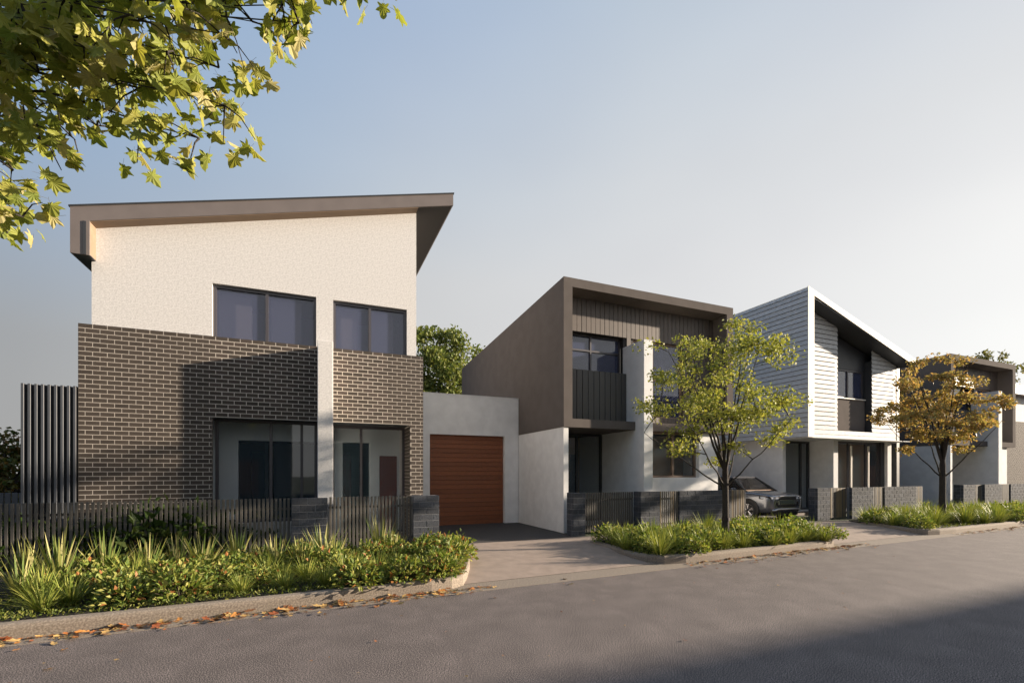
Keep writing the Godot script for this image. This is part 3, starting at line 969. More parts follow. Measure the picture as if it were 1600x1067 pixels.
func timber_house() -> void:
	var t := thing("house", "pale weatherboard house with a steep white-edged skillion roof", "house", Vector3(20.5, 0, -12.2))
	var D := 12.2
	var P := 12.8
	var x0 := 17.71
	var x1 := 24.82
	var bot := 3.17
	var sl := -0.3045
	var top := 9.02
	var back := 22.0
	var roofy := func(x: float, drop: float) -> float: return top - drop + sl * (x - x0)
	# structure
	var mb := MB.new()
	mb.box(x0 + 0.03, x0 + 0.2, bot, 8.7, D + 0.02, back)
	mb.box(24.6, 24.8, 0.0, 6.6, P, back)
	mb.prism(PackedVector2Array([Vector2(x0 + 0.2, bot), Vector2(24.6, bot), Vector2(24.6, 6.55), Vector2(x0 + 0.2, 8.6)]), back - 0.2, back)
	wall_open(mb, x0 + 0.2, 24.6, bot, 6.6, P + 0.32, P + 0.5, [[20.5, 22.7, 5.0, 6.3]])
	mb.prism(PackedVector2Array([Vector2(x0 + 0.2, 6.6), Vector2(24.5, 6.6), Vector2(x0 + 0.2, 8.55)]), P + 0.32, P + 0.5)
	part("wall", mb, M.charcoal, t)
	# side boards
	mb = MB.new()
	mb.box(x0 + 0.015, x0 + 0.03, bot, 8.98, D + 0.02, back)
	var side := part("side_wall", mb, M.charcoal, t)
	var h := 0.189
	for k in 31:
		var y := bot + k * h
		var bmx := MB.new()
		var y1 := minf(y + h, 8.99)
		bmx.hexa([Vector3(x0 - 0.02, y + 0.015, -(D + 0.02)), Vector3(x0 + 0.014, y + 0.015, -(D + 0.02)), Vector3(x0 + 0.014, y1, -(D + 0.02)), Vector3(x0 + 0.008, y1, -(D + 0.02)), Vector3(x0 - 0.02, y + 0.015, -back), Vector3(x0 + 0.014, y + 0.015, -back), Vector3(x0 + 0.014, y1, -back), Vector3(x0 + 0.008, y1, -back)])
		part("board", bmx, M["board%d" % (rng.randi() % 3)], side)
	# front boards, left and right of the dark recess, and the band below
	mb = MB.new()
	mb.box(x0 + 0.2, 20.38, bot + 0.005, 7.8, P + 0.022, P + 0.3)
	mb.box(22.74, 24.5, bot + 0.005, 6.7, P + 0.022, P + 0.3)
	mb.box(20.38, 22.74, bot + 0.005, bot + 0.36, P + 0.022, P + 0.3)
	var front := part("front_wall", mb, M.charcoal, t)
	boards_front(front, x0 + 0.34, 20.38, bot + 0.378, roofy.call(x0 + 0.34, 0.32), roofy.call(20.38, 0.32), P)
	boards_front(front, 22.74, 24.5, bot + 0.378, roofy.call(22.74, 0.32), roofy.call(24.5, 0.32), P)
	for k in 2:
		var bmx := MB.new()
		bmx.box(x0 + 0.34, 24.5, bot + k * 0.189 + 0.015, bot + (k + 1) * 0.189, P - 0.014, P + 0.02)
		part("board", bmx, M["board%d" % (k % 3)], front)
	# white hood: corner strip and fascia
	mb = MB.new()
	mb.box(x0 - 0.024, x0 + 0.32, bot - 0.01, 8.7, D - 0.012, D + 0.02)
	mb.prism(PackedVector2Array([Vector2(x0 - 0.024, 8.7), Vector2(x0 + 0.32, 8.7), Vector2(x1, roofy.call(x1, 0.3)), Vector2(x1, roofy.call(x1, 0.0)), Vector2(x0 - 0.024, top + 0.004)]), D - 0.012, D + 0.02)
	part("fascia", mb, M.white_trim, t)
	mb = MB.new()
	mb.prism(PackedVector2Array([Vector2(x0, top - 0.06), Vector2(x1, roofy.call(x1, 0.06)), Vector2(x1, roofy.call(x1, 0.02)), Vector2(x0, top - 0.02)]), D + 0.02, back + 0.2)
	var roof := part("roof", mb, M.white_trim, t)
	mb = MB.new()
	mb.prism(PackedVector2Array([Vector2(x0 + 0.2, roofy.call(x0 + 0.2, 0.3)), Vector2(x1 - 0.02, roofy.call(x1 - 0.02, 0.3)), Vector2(x1 - 0.02, roofy.call(x1 - 0.02, 0.26)), Vector2(x0 + 0.2, roofy.call(x0 + 0.2, 0.26))]), D + 0.02, back)
	part("soffit", mb, M.charcoal, roof)
	mb = MB.new()
	mb.box(x0 + 0.2, x0 + 0.32, bot, 8.6, D + 0.02, P + 0.02)
	part("hood_cheek", mb, M.charcoal, t)
	mb = MB.new()
	mb.box(x0 + 0.03, 24.6, bot - 0.03, bot, D + 0.02, back)
	part("soffit", mb, M.white_render, t)
	mb = MB.new()
	mb.box(20.45, 22.70, bot + 0.4, 4.98, P + 0.26, P + 0.31)
	part("spandrel", mb, M.brown_panel, t)
	mb = MB.new()
	mb.box(20.40, 22.68, 4.985, 5.02, P + 0.20, P + 0.31)
	part("sill", mb, M.white_trim, t)
	window(t, 20.5, 22.7, 5.02, 6.29, P + 0.34, [21.65], [], 0.07, M.frame, M.glass_tint)
	# ground floor
	mb = MB.new()
	mb.box(18.05, 18.25, 0.0, bot - 0.032, 13.55, back - 0.3)
	part("side_wall", mb, M.white_render, t)
	mb = MB.new()
	mb.box(20.1, 20.39, 0.0, bot - 0.002, P - 0.03, 13.95)
	part("fin_wall", mb, M.white_render, t)
	mb = MB.new()
	mb.box(23.85, 24.13, 0.0, bot - 0.032, P - 0.03, P + 0.3)
	part("column", mb, M.white_render, t)
	mb = MB.new()
	mb.box(23.6, 23.85, 0.0, bot - 0.032, P + 0.1, P + 0.3)
	part("dark_panel", mb, M.charcoal, t)
	mb = MB.new()
	mb.box(18.25, 20.1, 0.0, 0.16, 13.7, 14.1)
	part("door_step", mb, M.white_render, t)
	window(t, 18.26, 20.09, 0.16, bot - 0.04, 13.8, [19.55], [], 0.09, M.charcoal, M.glass, "entry_glazing")
	window(t, 20.40, 23.6, 0.1, bot - 0.04, P + 0.16, [21.45, 22.65], [], 0.09, M.frame, M.glass)
	for x in [21.45, 22.65]:
		mb = MB.new()
		mb.box(x + 0.05, x + 0.1, 0.1, 2.95, P + 0.1, P + 0.158)
		part("mullion_trim", mb, M.white_trim, t)
	mb = MB.new()
	mb.box(18.25, 24.6, 0.0, 0.1, P + 0.3, 19.0)
	part("floor", mb, M.room_floor, t)
	mb = MB.new()
	mb.box(18.25, 24.6, 0.1, bot - 0.032, 17.0, 17.15)
	mb.box(20.15, 20.3, 0.1, bot - 0.032, 13.95, 17.0)
	mb.box(x0 + 0.2, 24.6, bot + 0.02, 6.6, 17.0, 17.15)
	part("room_wall", mb, M.room_wall, t)
	mb = MB.new()
	mb.box(21.6, 22.3, 0.1, 2.3, 14.1, 14.18)
	part("inner_door", mb, M.soffit, t)
	mb = MB.new()
	mb.box(20.4, 24.6, 0.1, bot - 0.04, 14.2, 14.3)
	part("inner_wall", mb, M.room_tan, t)

# ------------------------------------------------------------------ house 5, only its left corner in view
func end_house() -> void:
	var t := thing("house", "dark brick house with white upper wall, cut by the right edge", "house", Vector3(38.5, 0, -13.0))
	var mb := MB.new()
	mb.box(35.01, 42.0, 0.0, 4.65, 13.008, 20.0)
	var bw := part("brick_wall", mb, M.mortar, t)
	mb = MB.new()
	for b in bond(35.0, 42.0, 4.65, 0.8, 0.2365, 0.0932, 0.0095, []):
		mb.box(b[0], b[1], b[2], b[3], 13.0, 13.06, g(rng.randf_range(0.8, 1.15)))
	for b in bond(13.07, 15.5, 4.65, 0.8, 0.2365, 0.0932, 0.0095, []):
		mb.box(35.0, 35.05, b[2], b[3], b[0], b[1], g(rng.randf_range(0.8, 1.15)))
	part("bricks", mb, M.brick_rows, bw).set_meta("kind", "stuff")
	mb = MB.new()
	mb.box(35.2, 42.0, 4.65, 6.1, 13.15, 20.0)
	part("upper_wall", mb, M.white_render, t)
	mb = MB.new()
	mb.box(34.9, 42.2, 6.1, 6.42, 12.7, 20.2)
	part("roof", mb, M.fascia, t)
	var t2 := thing("house", "pale weatherboard gable rising behind the last brick house at the right edge", "house", Vector3(42, 0, -16.0))
	mb = MB.new()
	mb.box(38.02, 46.0, 0.0, 7.9, 16.02, 24.0)
	var w := part("wall", mb, M.charcoal, t2)
	for k in 16:
		var y := 4.85 + k * 0.189
		mb = MB.new()
		mb.box(38.0, 46.0, y + 0.006, y + 0.189, 15.995 - 0.004 * (k % 2), 16.02)
		mb.box(37.99, 38.02, y + 0.006, y + 0.189, 16.022, 24.0)
		part("board", mb, M["board%d" % (k % 3)], w)

# ------------------------------------------------------------------ fences
func fences() -> void:
	var S := [M.slat]
	var gold := [M.slat, M.slat_gold, M.slat]
	var t := thing("fence", "long low fence of dark upright slats in front of the brick house", "fence", Vector3(-3, 0, -11.09))
	slats(t, -8.44, -0.46, 0.05, 1.2, 11.09, 0.0805, 0.047, 0.03, S)
	rails(t, -8.44, -0.46, [0.2, 0.95], 11.125, M.slat)
	t = thing("fence_pier", "wide grey block pier in front of the white fin wall of the brick house", "pier", Vector3(-0.08, 0, -11.09))
	block_pier(t, -0.44, 0.275, 1.2, 11.0, 11.3, false)
	t = thing("gate", "slatted dark gate between the two block piers of the brick house", "gate", Vector3(1.2, 0, -11.12))
	slats(t, 0.30, 2.15, 0.05, 1.21, 11.12, 0.082, 0.047, 0.03, S)
	rails(t, 0.30, 2.15, [0.2, 0.95], 11.155, M.slat)
	t = thing("fence_pier", "narrow grey block pier beside the cedar garage door driveway", "pier", Vector3(2.46, 0, -11.09))
	block_pier(t, 2.15, 2.77, 1.21, 11.0, 11.4, false)
	# screen at the left of the brick house
	t = thing("privacy_screen", "tall charcoal batten screen at the left side of the brick house", "screen", Vector3(-4.8, 0, -12))
	var mb := MB.new()
	mb.box(-5.23, -4.36, 0.0, 3.47, 12.07, 12.1)
	part("backing", mb, M.charcoal, t)
	slats(t, -5.24, -4.355, 0.0, 3.48, 12.0, 0.0985, 0.044, 0.07, [M.screen_slat], "batten")
	t = thing("side_fence", "low dark paling fence beyond the batten screen at the left edge", "fence", Vector3(-9, 0, -14))
	slats(t, -16.0, -5.4, 0.0, 1.3, 14.0, 0.12, 0.1, 0.02, [M.screen_slat], "paling")
	rails(t, -16.0, -5.4, [0.3, 1.0], 14.025, M.charcoal)
	# brown box house
	t = thing("fence", "block and slat front fence of the brown box house, behind the nearest street tree", "fence", Vector3(9.8, 0, -11.09))
	block_pier(t, 6.53, 6.92, 1.2, 11.09, 11.45)
	block_pier(t, 8.8, 9.5, 1.2, 11.09, 11.43)
	slats(t, 9.52, 10.24, 0.05, 1.2, 11.12, 0.078, 0.045, 0.03, gold)
	rails(t, 9.52, 10.24, [0.2, 0.95], 11.155, M.slat)
	block_pier(t, 10.25, 12.36, 1.2, 11.09, 11.35, false, "block_wall")
	slats(t, 12.38, 13.07, 0.05, 1.2, 11.12, 0.078, 0.045, 0.03, gold)
	rails(t, 12.38, 13.07, [0.2, 0.95], 11.155, M.slat)
	t = thing("gate", "slatted bronze gate before the entry of the brown box house", "gate", Vector3(7.85, 0, -11.42))
	slats(t, 6.93, 8.79, 0.06, 1.19, 11.42, 0.078, 0.05, 0.03, [M.slat])
	rails(t, 6.93, 8.79, [0.2, 0.95], 11.455, M.slat)
	# weatherboard house
	t = thing("fence", "block and slat front fence of the weatherboard house", "fence", Vector3(20.2, 0, -11.3))
	block_pier(t, 16.9, 17.6, 1.2, 11.3, 11.65)
	block_pier(t, 18.87, 20.2, 1.2, 11.3, 11.5, false, "block_wall")
	slats(t, 20.22, 20.9, 0.05, 1.2, 11.33, 0.085, 0.045, 0.03, gold)
	rails(t, 20.22, 20.9, [0.2, 0.95], 11.365, M.slat)
	block_pier(t, 20.92, 23.1, 1.2, 11.3, 11.5, false, "block_wall")
	slats(t, 23.12, 23.6, 0.05, 1.2, 11.33, 0.085, 0.045, 0.03, gold)
	rails(t, 23.12, 23.6, [0.2, 0.95], 11.365, M.slat)
	t = thing("gate", "slatted gate in the fence of the weatherboard house, right of its end pier", "gate", Vector3(18.2, 0, -11.5))
	slats(t, 17.6, 18.86, 0.06, 1.19, 11.5, 0.085, 0.05, 0.03, [M.slat, M.slat_gold])
	rails(t, 17.6, 18.86, [0.2, 0.95], 11.535, M.slat)
	# far box house
	t = thing("fence", "block and slat front fence of the far box house, right of the rust-leaved tree", "fence", Vector3(31, 0, -11.3))
	block_pier(t, 26.7, 27.7, 1.23, 11.3, 11.65)
	slats(t, 27.72, 28.5, 0.05, 1.23, 11.4, 0.085, 0.045, 0.03, S)
	block_pier(t, 28.52, 30.08, 1.23, 11.3, 11.5, false, "block_wall")
	slats(t, 30.1, 30.88, 0.05, 1.23, 11.33, 0.085, 0.045, 0.03, gold)
	block_pier(t, 30.9, 37.0, 1.23, 11.3, 11.5, false, "block_wall")

# ------------------------------------------------------------------ across the road, behind the viewer: what shades the road and shows in the glass
func opposite_row() -> void:
	var proto: Node3D = null
	var spots := [[27.0, -4.9], [40.0, -4.9], [53.0, -4.9], [66.0, -4.9], [79.0, -4.9], [-8.0, -10.5], [7.5, -10.5]]
	for k in spots.size():
		var s: Array = spots[k]
		var label: String = ["first", "second", "third", "fourth", "fifth"][k] + " house of the brick row across the road, counted from the viewer" if k < 5 else ["brick house across the road opposite the brick house", "brick house across the road opposite the cedar garage"][k - 5]
		if proto == null:
			var t := thing("opposite_house", label, "house", Vector3(s[0], 0, -s[1]), "houses across the road")
			org = Vector3.ZERO
			var mb := MB.new()
			mb.box(-6.3, 6.3, -0.3, 3.1, -9.0, 0.0)
			mb.box(-6.3, 6.3, 3.1, 7.6, -9.0, 0.0)
			part("wall", mb, M.far_brick, t)
			mb = MB.new()
			mb.box(-6.45, 6.45, 7.6, 8.0, -9.2, 0.25)
			part("roof", mb, M.fascia, t)
			mb = MB.new()
			mb.box(1.2, 4.6, -0.1, 2.6, 0.0, 0.03)
			part("garage_door", mb, M.cedar0, t)
			for w in [[-4.8, -1.8, 0.8, 2.6], [-4.8, -2.2, 4.2, 6.2], [0.8, 4.0, 4.2, 6.2]]:
				mb = MB.new()
				mb.box(w[0], w[1], w[2], w[3], 0.0, 0.04)
				var wn := part("window", mb, M.frame, t)
				mb = MB.new()
				mb.box(w[0] + 0.08, w[1] - 0.08, w[2] + 0.08, w[3] - 0.08, 0.042, 0.05)
				part("pane", mb, M.joinery_dark, wn)
			proto = t
		else:
			copy(proto, "opposite_house", Vector3(s[0], 0, -s[1]), 0.0, 1.0, label, "houses across the road")

# ------------------------------------------------------------------ trees
func rand_dir() -> Vector3:
	return Vector3(rng.randfn(), rng.randfn(), rng.randfn()).normalized()

func leaf_clump(mb: MB, c: Vector3, rad: Vector3, count: int, size: float, cols: Array, droop := 0.3) -> void:
	for i in count:
		var p := c + rand_dir() * pow(rng.randf(), 0.45) * rad
		var al := (rand_dir() + Vector3(0, -droop, 0)).normalized()
		var sd := al.cross((Vector3.UP + rand_dir() * 0.9).normalized()).normalized()
		var k: Color = cols[rng.randi() % cols.size()]
		var s := rng.randf_range(0.8, 1.25)
		mb.leaf(p, al, sd, size * rng.randf_range(0.7, 1.3), size * rng.randf_range(0.5, 0.85), rng.randf_range(0.05, 0.35), Color(k.r * s, k.g * s, k.b * s))

func bezier(a: Vector3, b: Vector3, c: Vector3, steps: int) -> Array:
	var out := []
	for i in steps + 1:
		var t := float(i) / steps
		out.append(a * (1 - t) * (1 - t) + b * 2 * t * (1 - t) + c * t * t)
	return out

func street_tree(label: String, base: Vector3, fork: float, top: float, centre: Vector3, rad: Vector3, trunk_r: float, limbs: int, clumps: int, per: int, leaf_size: float, cols: Array, sd: int) -> void:
	rng.seed = sd
	var t := thing("street_tree", label, "tree", base)
	org = Vector3.ZERO   # parts in the tree's own frame
	var wood := MB.new()
	var lean := Vector3(rng.randf_range(-0.05, 0.05), 0, rng.randf_range(-0.05, 0.05))
	var forkp := Vector3(0, fork, 0) + lean
	wood.tube([Vector3(0, -0.1, 0), Vector3(0, 0.15, 0), Vector3(0.01, fork * 0.5, 0) + lean * 0.5, forkp, forkp + Vector3(0.01, 0.25, 0)], [trunk_r * 1.25, trunk_r, trunk_r * 0.86, trunk_r * 0.8, trunk_r * 0.5], 10)
	var trunk := part("trunk", wood, M.bark, t)
	var tie := MB.new()
	tie.tube([Vector3(0.005, 0.56, 0), Vector3(0.005, 0.64, 0)], [trunk_r * 1.06, trunk_r * 1.05], 12)
	part("tree_tie", tie, M.tie, trunk)
	var br := MB.new()
	var nodes := []   # [point, radius]
	for k in limbs:
		var a := TAU * (k + rng.randf_range(-0.25, 0.25)) / limbs
		var low := k % 3 == 2
		var end := centre + Vector3(cos(a) * rad.x * (0.85 if low else 0.5), rad.y * (rng.randf_range(-0.55, -0.1) if low else rng.randf_range(0.25, 0.9)), sin(a) * rad.z * (0.85 if low else 0.5))
		var st := Vector3(0, fork * (0.78 if low else 1.0), 0) + lean
		var mid := st.lerp(end, 0.45) + Vector3(cos(a), 0.35, sin(a)) * (0.12 if low else -0.08)
		if not low:
			mid = Vector3(lerpf(st.x, end.x, 0.42), lerpf(st.y, end.y, 0.5), lerpf(st.z, end.z, 0.42))
		var pts := bezier(st, mid, end, 9)
		var rr := []
		for i in pts.size():
			var f := float(i) / 9.0
			rr.append(lerpf(trunk_r * (0.28 if low else 0.42), 0.006, pow(f, 0.75)))
			if i > 0 and i < pts.size() - 1:
				pts[i] += rand_dir() * 0.03
			if i > 2:
				nodes.append([pts[i], rr[i]])
		br.tube(pts, rr, 6)
	var leaves := MB.new()
	for k in clumps:
		var dirn := rand_dir()
		var c := centre + dirn * rad * pow(rng.randf(), 0.33) * 0.94
		if c.y < centre.y - rad.y * 0.6 and rng.randf() < 0.5:
			c.y += rad.y * 0.5
		var best: Array = nodes[0]
		var bd := 1e9
		for nd in nodes:
			var dd: float = nd[0].distance_to(c) + maxf(0.0, nd[0].y - c.y) * 0.8
			if dd < bd:
				bd = dd
				best = nd
		var p: Vector3 = best[0]
		var pts := bezier(p, p.lerp(c, 0.5) + Vector3(0, 0.08 * bd, 0), c, 4)
		br.tube(pts, [minf(best[1], 0.02), 0.012, 0.009, 0.006, 0.003], 5)
		for j in range(2, 5):
			if bd < 1.2:
				nodes.append([pts[j], 0.008])
		var cr := rng.randf_range(0.2, 0.36) * rad.x / 2.0
		leaf_clump(leaves, c, Vector3(cr, cr * 0.55, cr), int(per * rng.randf_range(0.6, 1.3)), leaf_size, cols)
		leaf_clump(leaves, pts[2], Vector3(cr, cr * 0.5, cr) * 0.7, int(per * 0.3), leaf_size, cols)
	part("branches", br, M.bark, t)
	part("crown", leaves, M.foliage, t)

func big_tree(called: String, label: String, base: Vector3, h: float, rad: Vector3, clumps: int, per: int, size: float, cols: Array, sd: int, group := "") -> void:
	rng.seed = sd
	var t := thing(called, label, "tree", base, group)
	org = Vector3.ZERO
	var c := Vector3(0, h - rad.y, 0)
	var wood := MB.new()
	wood.tube([Vector3(0, -0.4, 0), Vector3(0.05, c.y * 0.6, 0), Vector3(0, c.y, 0.05), Vector3(0, h - 0.6, 0)], [0.28, 0.22, 0.15, 0.03], 8)
	for k in 9:
		var e := c + rand_dir() * rad * 0.8
		wood.tube(bezier(Vector3(0, rng.randf_range(c.y - rad.y * 0.9, c.y), 0), c.lerp(e, 0.4), e, 5), [0.1, 0.08, 0.06, 0.045, 0.03, 0.012], 5)
	part("trunk", wood, M.bark, t)
	var leaves := MB.new()
	for k in clumps:
		var p := c + rand_dir() * rad * pow(rng.randf(), 0.3)
		var cr := rng.randf_range(0.5, 0.9) * rad.x / 4.0
		leaf_clump(leaves, p, Vector3(cr, cr * 0.8, cr), per, size, cols)
	part("crown", leaves, M.foliage, t)

func maple_mesh(sd: int, tones: Array) -> ArrayMesh:   # a lobed, toothed leaf, cupped along its ribs
	var r := RandomNumberGenerator.new()
	r.seed = sd
	var mb := MB.new()
	var lobes := [[0.0, 0.30], [24, 0.42], [34, 0.30], [52, 0.60], [62, 0.78], [74, 0.58], [86, 0.42], [100, 0.62], [112, 0.86], [122, 0.68], [136, 0.52], [150, 0.74], [165, 0.88], [180, 1.0]]
	var half := []
	for q in lobes:
		half.append([deg_to_rad(q[0]), q[1] * r.randf_range(0.92, 1.08)])
	var cup := r.randf_range(0.12, 0.4)
	var curl := r.randf_range(-0.35, 0.25)
	var col: Color = tones[sd % tones.size()]
	for s in [-1.0, 1.0]:
		var prev := Vector3.ZERO
		for i in half.size():
			var a: float = half[i][0]
			var l: float = half[i][1]
			var p := Vector3(s * sin(a) * l, 0, cos(a) * l)
			p.y = cup * absf(p.x) - curl * p.z * p.z + (0.04 if i % 2 == 0 else -0.02)
			if i > 0:
				var k := r.randf_range(0.9, 1.1)
				mb.tri(Vector3(0, 0.0, 0.02), prev, p, Vector3.UP, Color(col.r * k, col.g * k, col.b * k))
			prev = p
	mb.tube([Vector3(0, 0, 0.3), Vector3(0, 0.1, 0.85)], [0.012, 0.01], 3, Color(0.2, 0.16, 0.06))
	return mb.mesh()

func plane_tree() -> void:   # stands to the left of the frame; its boughs hang into the top left corner
	rng.seed = 91
	var base := Vector3(-6.0, 0, -7.9)
	var t := thing("plane_tree", "large-leaved plane tree whose boughs hang into the top left corner", "tree", base)
	org = base
	var wood := MB.new()
	wood.tube([base + Vector3(0, -0.1, 0), base + Vector3(0.05, 2.0, 0), base + Vector3(0.3, 4.2, 0.3), base + Vector3(0.8, 6.0, 0.9), base + Vector3(1.0, 8.0, 1.0)], [0.3, 0.24, 0.2, 0.14, 0.05], 12)
	part("trunk", wood, M.bark, t)
	# boughs: ends given as (x, y, d)
	var bough := MB.new()
	var fork := base + Vector3(0.5, 5.0, 0.6)
	var ends := [Vector3(0.36, 5.15, -3.54), Vector3(0.12, 5.01, -3.53), Vector3(-0.10, 4.76, -3.63), Vector3(-0.20, 4.78, -3.56), Vector3(-0.40, 4.76, -3.75), Vector3(-0.59, 4.58, -3.72), Vector3(-0.62, 4.44, -3.85), Vector3(-0.58, 4.17, -3.83), Vector3(-0.77, 4.01, -4.02), Vector3(-0.73, 4.54, -4.22), Vector3(-0.92, 4.26, -3.97), Vector3(-0.87, 4.28, -3.63), Vector3(-1.21, 4.46, -4.32), Vector3(-1.50, 4.18, -4.44), Vector3(-1.77, 4.24, -4.77), Vector3(-1.84, 4.01, -4.48), Vector3(-2.02, 3.78, -4.55), Vector3(-2.07, 3.55, -4.79), Vector3(-2.34, 3.92, -5.23), Vector3(-2.24, 3.48, -4.97), Vector3(-1.13, 4.62, -3.85), Vector3(-1.45, 4.49, -4.09), Vector3(-1.79, 4.40, -4.34), Vector3(-0.74, 4.70, -3.68), Vector3(-1.48, 4.61, -3.89), Vector3(-1.86, 4.71, -4.26), Vector3(-0.32, 5.15, -3.61), Vector3(-1.25, 5.19, -4.01), Vector3(-3.3, 4.4, -5.2), Vector3(-4.6, 7.4, -7.4), Vector3(-7.4, 7.2, -7.0), Vector3(-6.6, 6.8, -9.4)]
	var shapes := []
	var tones := [Color(0.31, 0.335, 0.065), Color(0.25, 0.285, 0.055), Color(0.38, 0.37, 0.085), Color(0.20, 0.245, 0.05), Color(0.46, 0.41, 0.18), Color(0.33, 0.345, 0.07)]
	for k in 9:
		shapes.append(maple_mesh(300 + k, tones))
	var spots := []
	for e0 in ends:
		var e: Vector3 = e0 + Vector3(0, 0.16, 0)
		var m2: Vector3 = fork.lerp(e, 0.5) + Vector3(0.0, 0.9, 0)
		var pts := bezier(fork, m2, e, 12)
		var rr := []
		for i in pts.size():
			rr.append(lerpf(0.05, 0.003, pow(float(i) / 12.0, 0.5)))
			if i > 1 and i < 12:
				pts[i] += rand_dir() * 0.04
		bough.tube(pts, rr, 6)
		for i in range(6, 13):
			var p: Vector3 = pts[i]
			for tw in (3 if i > 9 else 1 + i % 2):
				var q := p + (rand_dir() * Vector3(0.30, 0.22, 0.30) + Vector3(0, -0.05, 0)) * rng.randf_range(0.5, 1.1)
				bough.tube([p, p.lerp(q, 0.5) + Vector3(0, 0.04, 0), q], [0.008, 0.005, 0.003], 4)
				for lf in 4:
					spots.append(q + rand_dir() * 0.11)
	part("boughs", bough, M.bark, t)
	# keep the boughs where the picture shows them: thin the leaves to the hanging outline
	var rest := MB.new()
	var inst := 0
	spots.sort_custom(func(a, b): return a.distance_to(Vector3(0, EYE, 0)) < b.distance_to(Vector3(0, EYE, 0)))
	for p in spots:
		var sc := rng.randf_range(0.068, 0.105)
		var hang := Vector3(rng.randf_range(-0.9, 0.9), rng.randf_range(-1.0, 0.1), rng.randf_range(-0.9, 0.9)).normalized()
		var bz := -hang   # leaf tip is -Z of the shape
		var bx := bz.cross((Vector3.UP * 0.7 + rand_dir()).normalized()).normalized()
		var bas := Basis(bx, bz.cross(bx).normalized() * -1.0, bz)
		if bas.determinant() < 0:
			bas = Basis(bx, bz.cross(bx).normalized(), bz)
		var shape: ArrayMesh = shapes[rng.randi() % shapes.size()]
		if inst < 300 and p.y > 0.0:
			var o := piece("leaf", shape, M.maple_leaf, t, p)
			o.basis = bas.scaled(Vector3.ONE * sc)
			inst += 1
		else:
			var a := shape.surface_get_arrays(0)
			var vs: PackedVector3Array = a[Mesh.ARRAY_VERTEX]
			var ns: PackedVector3Array = a[Mesh.ARRAY_NORMAL]
			for i in vs.size():
				rest.v.append(p + bas * vs[i] * sc)
				rest.n.append((bas * ns[i]).normalized())
			rest.c.append_array(a[Mesh.ARRAY_COLOR])
	if rest.v.size():
		part("leaves", rest, M.maple_leaf, t).set_meta("kind", "stuff")

func trees() -> void:
	var lime := [Color(0.34, 0.35, 0.07), Color(0.26, 0.285, 0.062), Color(0.42, 0.40, 0.10), Color(0.18, 0.215, 0.05), Color(0.32, 0.325, 0.075)]
	var rust := [Color(0.42, 0.28, 0.11), Color(0.34, 0.26, 0.095), Color(0.26, 0.225, 0.08), Color(0.48, 0.30, 0.12), Color(0.37, 0.30, 0.11)]
	street_tree("young lime-green street tree in the bed before the brown box house", Vector3(9.25, 0.02, -8.45), 1.75, 5.6, Vector3(-0.42, 3.66, 0.05), Vector3(2.25, 1.92, 1.8), 0.088, 12, 112, 68, 0.08, lime, 501)
	street_tree("rust and olive leaved street tree in the bed before the weatherboard house", Vector3(19.9, 0.02, -9.0), 2.0, 6.0, Vector3(-0.25, 4.0, 0), Vector3(1.95, 1.85, 1.8), 0.11, 11, 96, 70, 0.105, rust, 622)
	plane_tree()
	var green := [Color(0.11, 0.15, 0.035), Color(0.085, 0.125, 0.03), Color(0.16, 0.18, 0.045), Color(0.13, 0.15, 0.03)]
	var mixed := [Color(0.10, 0.10, 0.025), Color(0.15, 0.09, 0.025), Color(0.06, 0.085, 0.02)]
	var light_green := [Color(0.15, 0.19, 0.05), Color(0.12, 0.16, 0.042), Color(0.20, 0.215, 0.06), Color(0.17, 0.185, 0.045)]
	big_tree("garden_tree", "rounded green tree behind the gap between brick house and brown house", Vector3(7.6, 0, -30), 11.2, Vector3(3.6, 4.6, 3.2), 230, 90, 0.25, light_green, 71)
	big_tree("garden_tree", "lower green tree right of the rounded one, half behind the brown house", Vector3(11.6, 0, -31), 10.3, Vector3(2.6, 4.0, 2.6), 160, 80, 0.25, light_green, 72)
	big_tree("garden_tree", "dark green tree at the left edge beyond the batten screen", Vector3(-12.5, 0, -20), 4.4, Vector3(2.8, 2.2, 2.2), 120, 60, 0.18, green, 73)
	big_tree("garden_tree", "orange-tinged bushy tree just left of the batten screen", Vector3(-9.3, 0, -20.5), 3.0, Vector3(1.5, 1.6, 1.5), 80, 60, 0.16, mixed, 74)
	var pale := [Color(0.16, 0.16, 0.05), Color(0.20, 0.17, 0.055), Color(0.12, 0.13, 0.04)]
	big_tree("garden_tree", "sparse tree above the left half of the far box house roof", Vector3(43.0, 0, -22), 10.6, Vector3(2.3, 3.4, 2.2), 60, 40, 0.24, pale, 75)
	big_tree("garden_tree", "sparse tree above the right end of the far box house roof", Vector3(46.5, 0, -21), 10.4, Vector3(1.8, 3.4, 2.0), 46, 40, 0.24, pale, 76)
	big_tree("garden_tree", "tall sparse tree at the right edge behind the last house", Vector3(50.5, 0, -20), 12.0, Vector3(2.6, 4.4, 2.4), 90, 40, 0.24, pale, 77)

